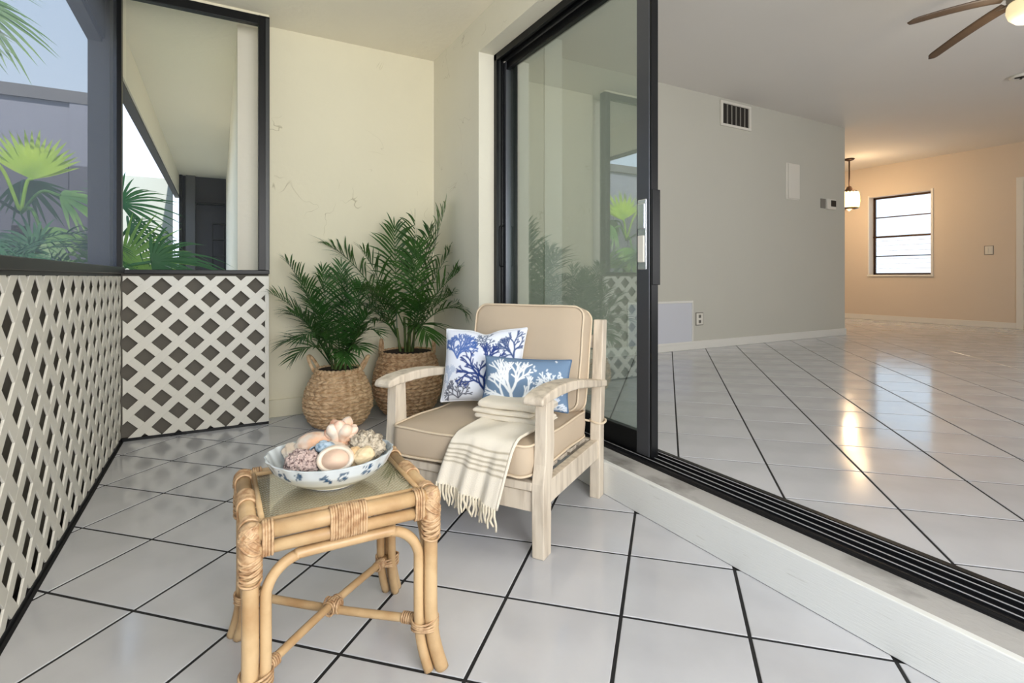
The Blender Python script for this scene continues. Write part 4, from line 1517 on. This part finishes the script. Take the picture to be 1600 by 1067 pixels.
pr = densify(prof, 6)
SEG = 220
mb = MB()
vs, fs, cols = [], [], []
no = len(prof_o) * 6 - 6
rgb_w, rgb_b, rgb_c = np.array(lin((208, 216, 220))), np.array(lin((44, 80, 112))), np.array(lin((232, 224, 196)))
rb = random.Random(2)
flowers = []
for k in range(17):
    a = 2 * PI * k / 17 + rb.uniform(-.1, .1)
    q = rb.uniform(.050, .064)
    for j in range(9):
        flowers.append((a + rb.uniform(-.09, .09), q + rb.uniform(-.012, .012), rb.uniform(.0025, .0058)))
for i, (r, z) in enumerate(pr):
    for k in range(SEG):
        a = 2 * PI * k / SEG
        rim = max(0, (z - .05) / .03)
        rr2 = r * (1 + .010 * rim * math.cos(a * 22))
        x, y = rr2 * math.cos(a) * 1.04, rr2 * math.sin(a) * .93
        zz = z + .006 * rim * (math.cos(a) ** 2)
        vs.append((x, y, zz))
        outer = i <= no
        if outer:
            t = min(1, z / .06)
            c = rgb_c * (1 - t) + rgb_w * t
            if z > .03:
                for fa, fz, fr in flowers:
                    da = (a - fa + PI) % (2 * PI) - PI
                    if abs(da) < .08:
                        dd = math.hypot(da * .15, z - fz) / fr
                        if dd < 1: c = rgb_b * .85 + c * .15
        else:
            t = .5 + .5 * math.cos(a * 22)
            c = rgb_w * (.72 + .28 * t) if z > .045 else rgb_w * .55 + rgb_b * .35
        cols.append((*c, 1))
for i in range(len(pr) - 1):
    for k in range(SEG):
        fs.append((i * SEG + k, i * SEG + (k + 1) % SEG, (i + 1) * SEG + (k + 1) % SEG, (i + 1) * SEG + k))
fs.append(tuple(range(SEG))[::-1])
mb.add(vs, fs)
M['ceramic'] = attr_mat('glazed_ceramic', .18)
ob = mb.build('bowl_body', M['ceramic'], bo, smooth=True)
ca = ob.data.color_attributes.new('print', 'FLOAT_COLOR', 'POINT')
ca.data.foreach_set('color', np.array(cols).ravel())
MB().lathe([(.05, -.001), (.058, -.001), (.060, .002), (.05, .002)], 48, (0, 0, 0), 1.04, .93).build('foot_ring', M['white_pipe'], bo, smooth=True)


# ------------------------------------------------------------------ shells and corals, each a thing of its own
bowlM = Matrix.Translation(Vector((BX, BY, ZB))) @ Matrix.Rotation(aR + R(4), 4, 'Z')


def place(o, x, y, z, rot=(0, 0, 0)):
    o.location = bowlM @ Vector((x, y, z + .006))
    o.scale = (1.1, 1.1, 1.1)
    e = Euler(rot)
    e2 = (Matrix.Rotation(aR + R(4), 4, 'Z') @ e.to_matrix().to_4x4()).to_euler()
    o.rotation_euler = e2


def lump(name, m, rx, ry, rz, amp, freq, seed, ridg=False, n=48):
    def fn(u, w):
        a, b = 2 * PI * u, PI * (w - .5)
        d = Vector((math.cos(b) * math.cos(a), math.cos(b) * math.sin(a), math.sin(b)))
        s = 1 + amp * noise.noise(d * freq + Vector((seed, 0, 0))) + amp * .5 * noise.noise(d * freq * 2.7 + Vector((seed, 3, 0)))
        if ridg: s += amp * .6 * abs(noise.noise(d * freq * 4 + Vector((0, seed, 0))))
        return (d.x * rx * s, d.y * ry * s, d.z * rz * s)
    return MB().grid(fn, n, n, True).build(name, m, None, smooth=True)


def spiral_shell(name, m, turns=2.6, rmax=.022, height=.03, grow=2.1, flare=1.25, n=90, seg=20):
    """whorled snail or whelk: the tube widens along a descending spiral and opens in a flared lip"""
    vs = []
    for i in range(n):
        t = i / (n - 1)
        a = 2 * PI * turns * t
        k = math.exp(grow * (t - 1))
        r = rmax * k
        cx, cy = r * .95 * math.cos(a), r * .95 * math.sin(a)
        cz = height * (1 - k)
        tr = r * .95 * (1 + (flare - 1) * max(0, (t - .9) / .1) ** 2)
        out = Vector((math.cos(a), math.sin(a), 0))
        up = Vector((0, 0, 1))
        for j in range(seg):
            w = 2 * PI * j / seg
            vs.append(Vector((cx, cy, cz)) + out * tr * math.cos(w) + up * tr * 1.15 * math.sin(w))
    fs = [(i * seg + j, i * seg + (j + 1) % seg, (i + 1) * seg + (j + 1) % seg, (i + 1) * seg + j) for i in range(n - 1) for j in range(seg)]
    return MB().add(vs, fs).build(name, m, None, smooth=True, solid=.0015)


M['peach'] = mat('peach_shell', (222, 174, 140), .4, rgb2=(222, 210, 196), scale=22, lo=.4, hi=.62)
M['peach2'] = mat('peach_coral', (212, 148, 116), .6, rgb2=(224, 200, 182), scale=34, lo=.4, hi=.6)
M['pinkrock'] = mat('speckled_pink_coral', (214, 190, 182), .9, rgb2=(112, 88, 86), scale=150, lo=.36, hi=.5, bump=1.0, bscale=180)
M['whiteshell'] = mat('white_shell', (222, 214, 202), .35, rgb2=(212, 192, 170), scale=20)
M['blueshell'] = mat('blue_shell', (176, 196, 212), .35, rgb2=(110, 136, 156), scale=60, lo=.4, hi=.55)
M['oyster'] = mat('gritty_oyster', (202, 190, 170), .85, rgb2=(126, 114, 96), scale=70, lo=.36, hi=.55, bump=.9, bscale=120)
M['tan'] = mat('tan_stone', (224, 196, 152), .5, rgb2=(204, 168, 122), scale=30)
M['inner'] = mat('shell_mouth', (222, 192, 170), .75)

o = lump('oyster_shell', M['whiteshell'], .052, .028, .012, .25, 1.6, 1); tag(o, 'flat white shell leaning at the bowl rim beside the peach one', 'shell'); place(o, -.085, .012, .062, (R(12), R(22), R(-30)))
o = lump('cockle_shell', M['peach'], .046, .040, .032, .12, 1.4, 2); tag(o, 'smooth peach and white cockle shell', 'shell'); place(o, -.058, .038, .082, (R(8), R(-10), 0))
o = lump('coral_rock', M['pinkrock'], .040, .030, .029, .22, 3.0, 3, True, 72); tag(o, 'rough speckled pink coral lump near the bowl front rim', 'coral'); place(o, -.055, -.052, .064)
o = spiral_shell('sea_snail_shell', M['blueshell'], 2.4, .021, .036, 2.0, 1.1); tag(o, 'small blue grey snail shell in the middle of the bowl', 'shell'); place(o, -.010, -.022, .074, (R(-20), 0, R(40)))
# open white whelk with a pale brown mouth
wr = empty('whelk_shell'); tag(wr, 'white shell with a wide tan opening facing the bowl front', 'shell'); place(wr, .030, -.066, .076, (R(66), 0, R(14)))


def lip(u, w):
    a = 2 * PI * u
    if w < .25:                                   # rolled lip
        q = w / .25 * PI
        r = .0255 + .0050 * (1 - math.cos(q)) / 1.0
        return (r * 1.15 * math.cos(a), r * .86 * math.sin(a), .005 * math.sin(q) - .001)
    q = (w - .25) / .75
    r = .0355 * (1 - q ** 1.5) + .001
    return (r * 1.15 * math.cos(a) + .012 * q, r * .86 * math.sin(a) + .030 * q, -.050 * q)


MB().grid(lip, 44, 30, True).build('shell_wall', M['whiteshell'], wr, smooth=True)
MB().lathe([(0, -.024), (.012, -.021), (.020, -.014), (.0262, .001)], 36, (0, 0, 0), 1.15, .86).build('mouth', M['inner'], wr, smooth=True)
o = lump('clam_shell', M['whiteshell'], .036, .022, .014, .18, 1.5, 8); tag(o, 'white clam shell wedged under the clawed peach coral', 'shell'); place(o, .012, .012, .079, (R(10), R(14), R(-20)))
# clawed coral: cluster of thick blunt fingers
cc = empty('finger_coral'); tag(cc, 'peach and white clawed coral, the tallest piece in the bowl', 'coral'); place(cc, .012, .045, .074)
cc.scale = (1.45, 1.45, 1.3)
rr = random.Random(7)
for k, (ax, ay, L, rad) in enumerate([(-.9, 0, .040, .009), (-.6, -.3, .046, .012), (-.25, -.45, .058, .015), (.05, -.3, .062, .016), (.4, -.45, .058, .016), (.75, -.2, .054, .014), (1.05, -.5, .044, .011),
                                      (-.35, .4, .058, .014), (.2, .4, .062, .015), (.6, .4, .050, .013), (-1.1, -.5, .028, .008)]):
    d = Vector((ax * .95, ay * .9, 1)).normalized()
    rad *= .78
    p = [Vector((ax * .014, ay * .012, -.01)), d * L * .45 + Vector((0, 0, .002)), d * L * .8, d * L + Vector((ax * .004, ay * .004, -.001))]
    MB().tube(smoothpath(p, 4), [rad * q for q in (.55, .6, .7, .8, .9, 1.0, 1.05, 1.05, 1.0, .9, .75, .5, .2)], 12).build('coral_finger', M['peach2'] if k % 2 else M['peach'], cc, smooth=True)
o = lump('barnacle_cluster', M['oyster'], .040, .034, .036, .25, 2.6, 12, True, 72); tag(o, 'gritty grey white barnacled shell at the armchair end of the bowl', 'shell'); place(o, .088, .022, .080)
o = lump('tan_cowrie', M['tan'], .020, .017, .026, .10, 1.6, 14); tag(o, 'tan cowrie beside the open white shell', 'shell'); place(o, .068, -.028, .068, (0, R(12), 0))
o = lump('cream_cowrie', M['tan'], .026, .017, .020, .14, 1.6, 17); tag(o, 'cream yellow rounded shell against the front rim', 'shell'); place(o, .095, -.036, .074, (0, R(-20), R(30)))
o.data = o.data.copy(); o.data.materials[0] = mat('cream_shell', (218, 196, 158), .4)
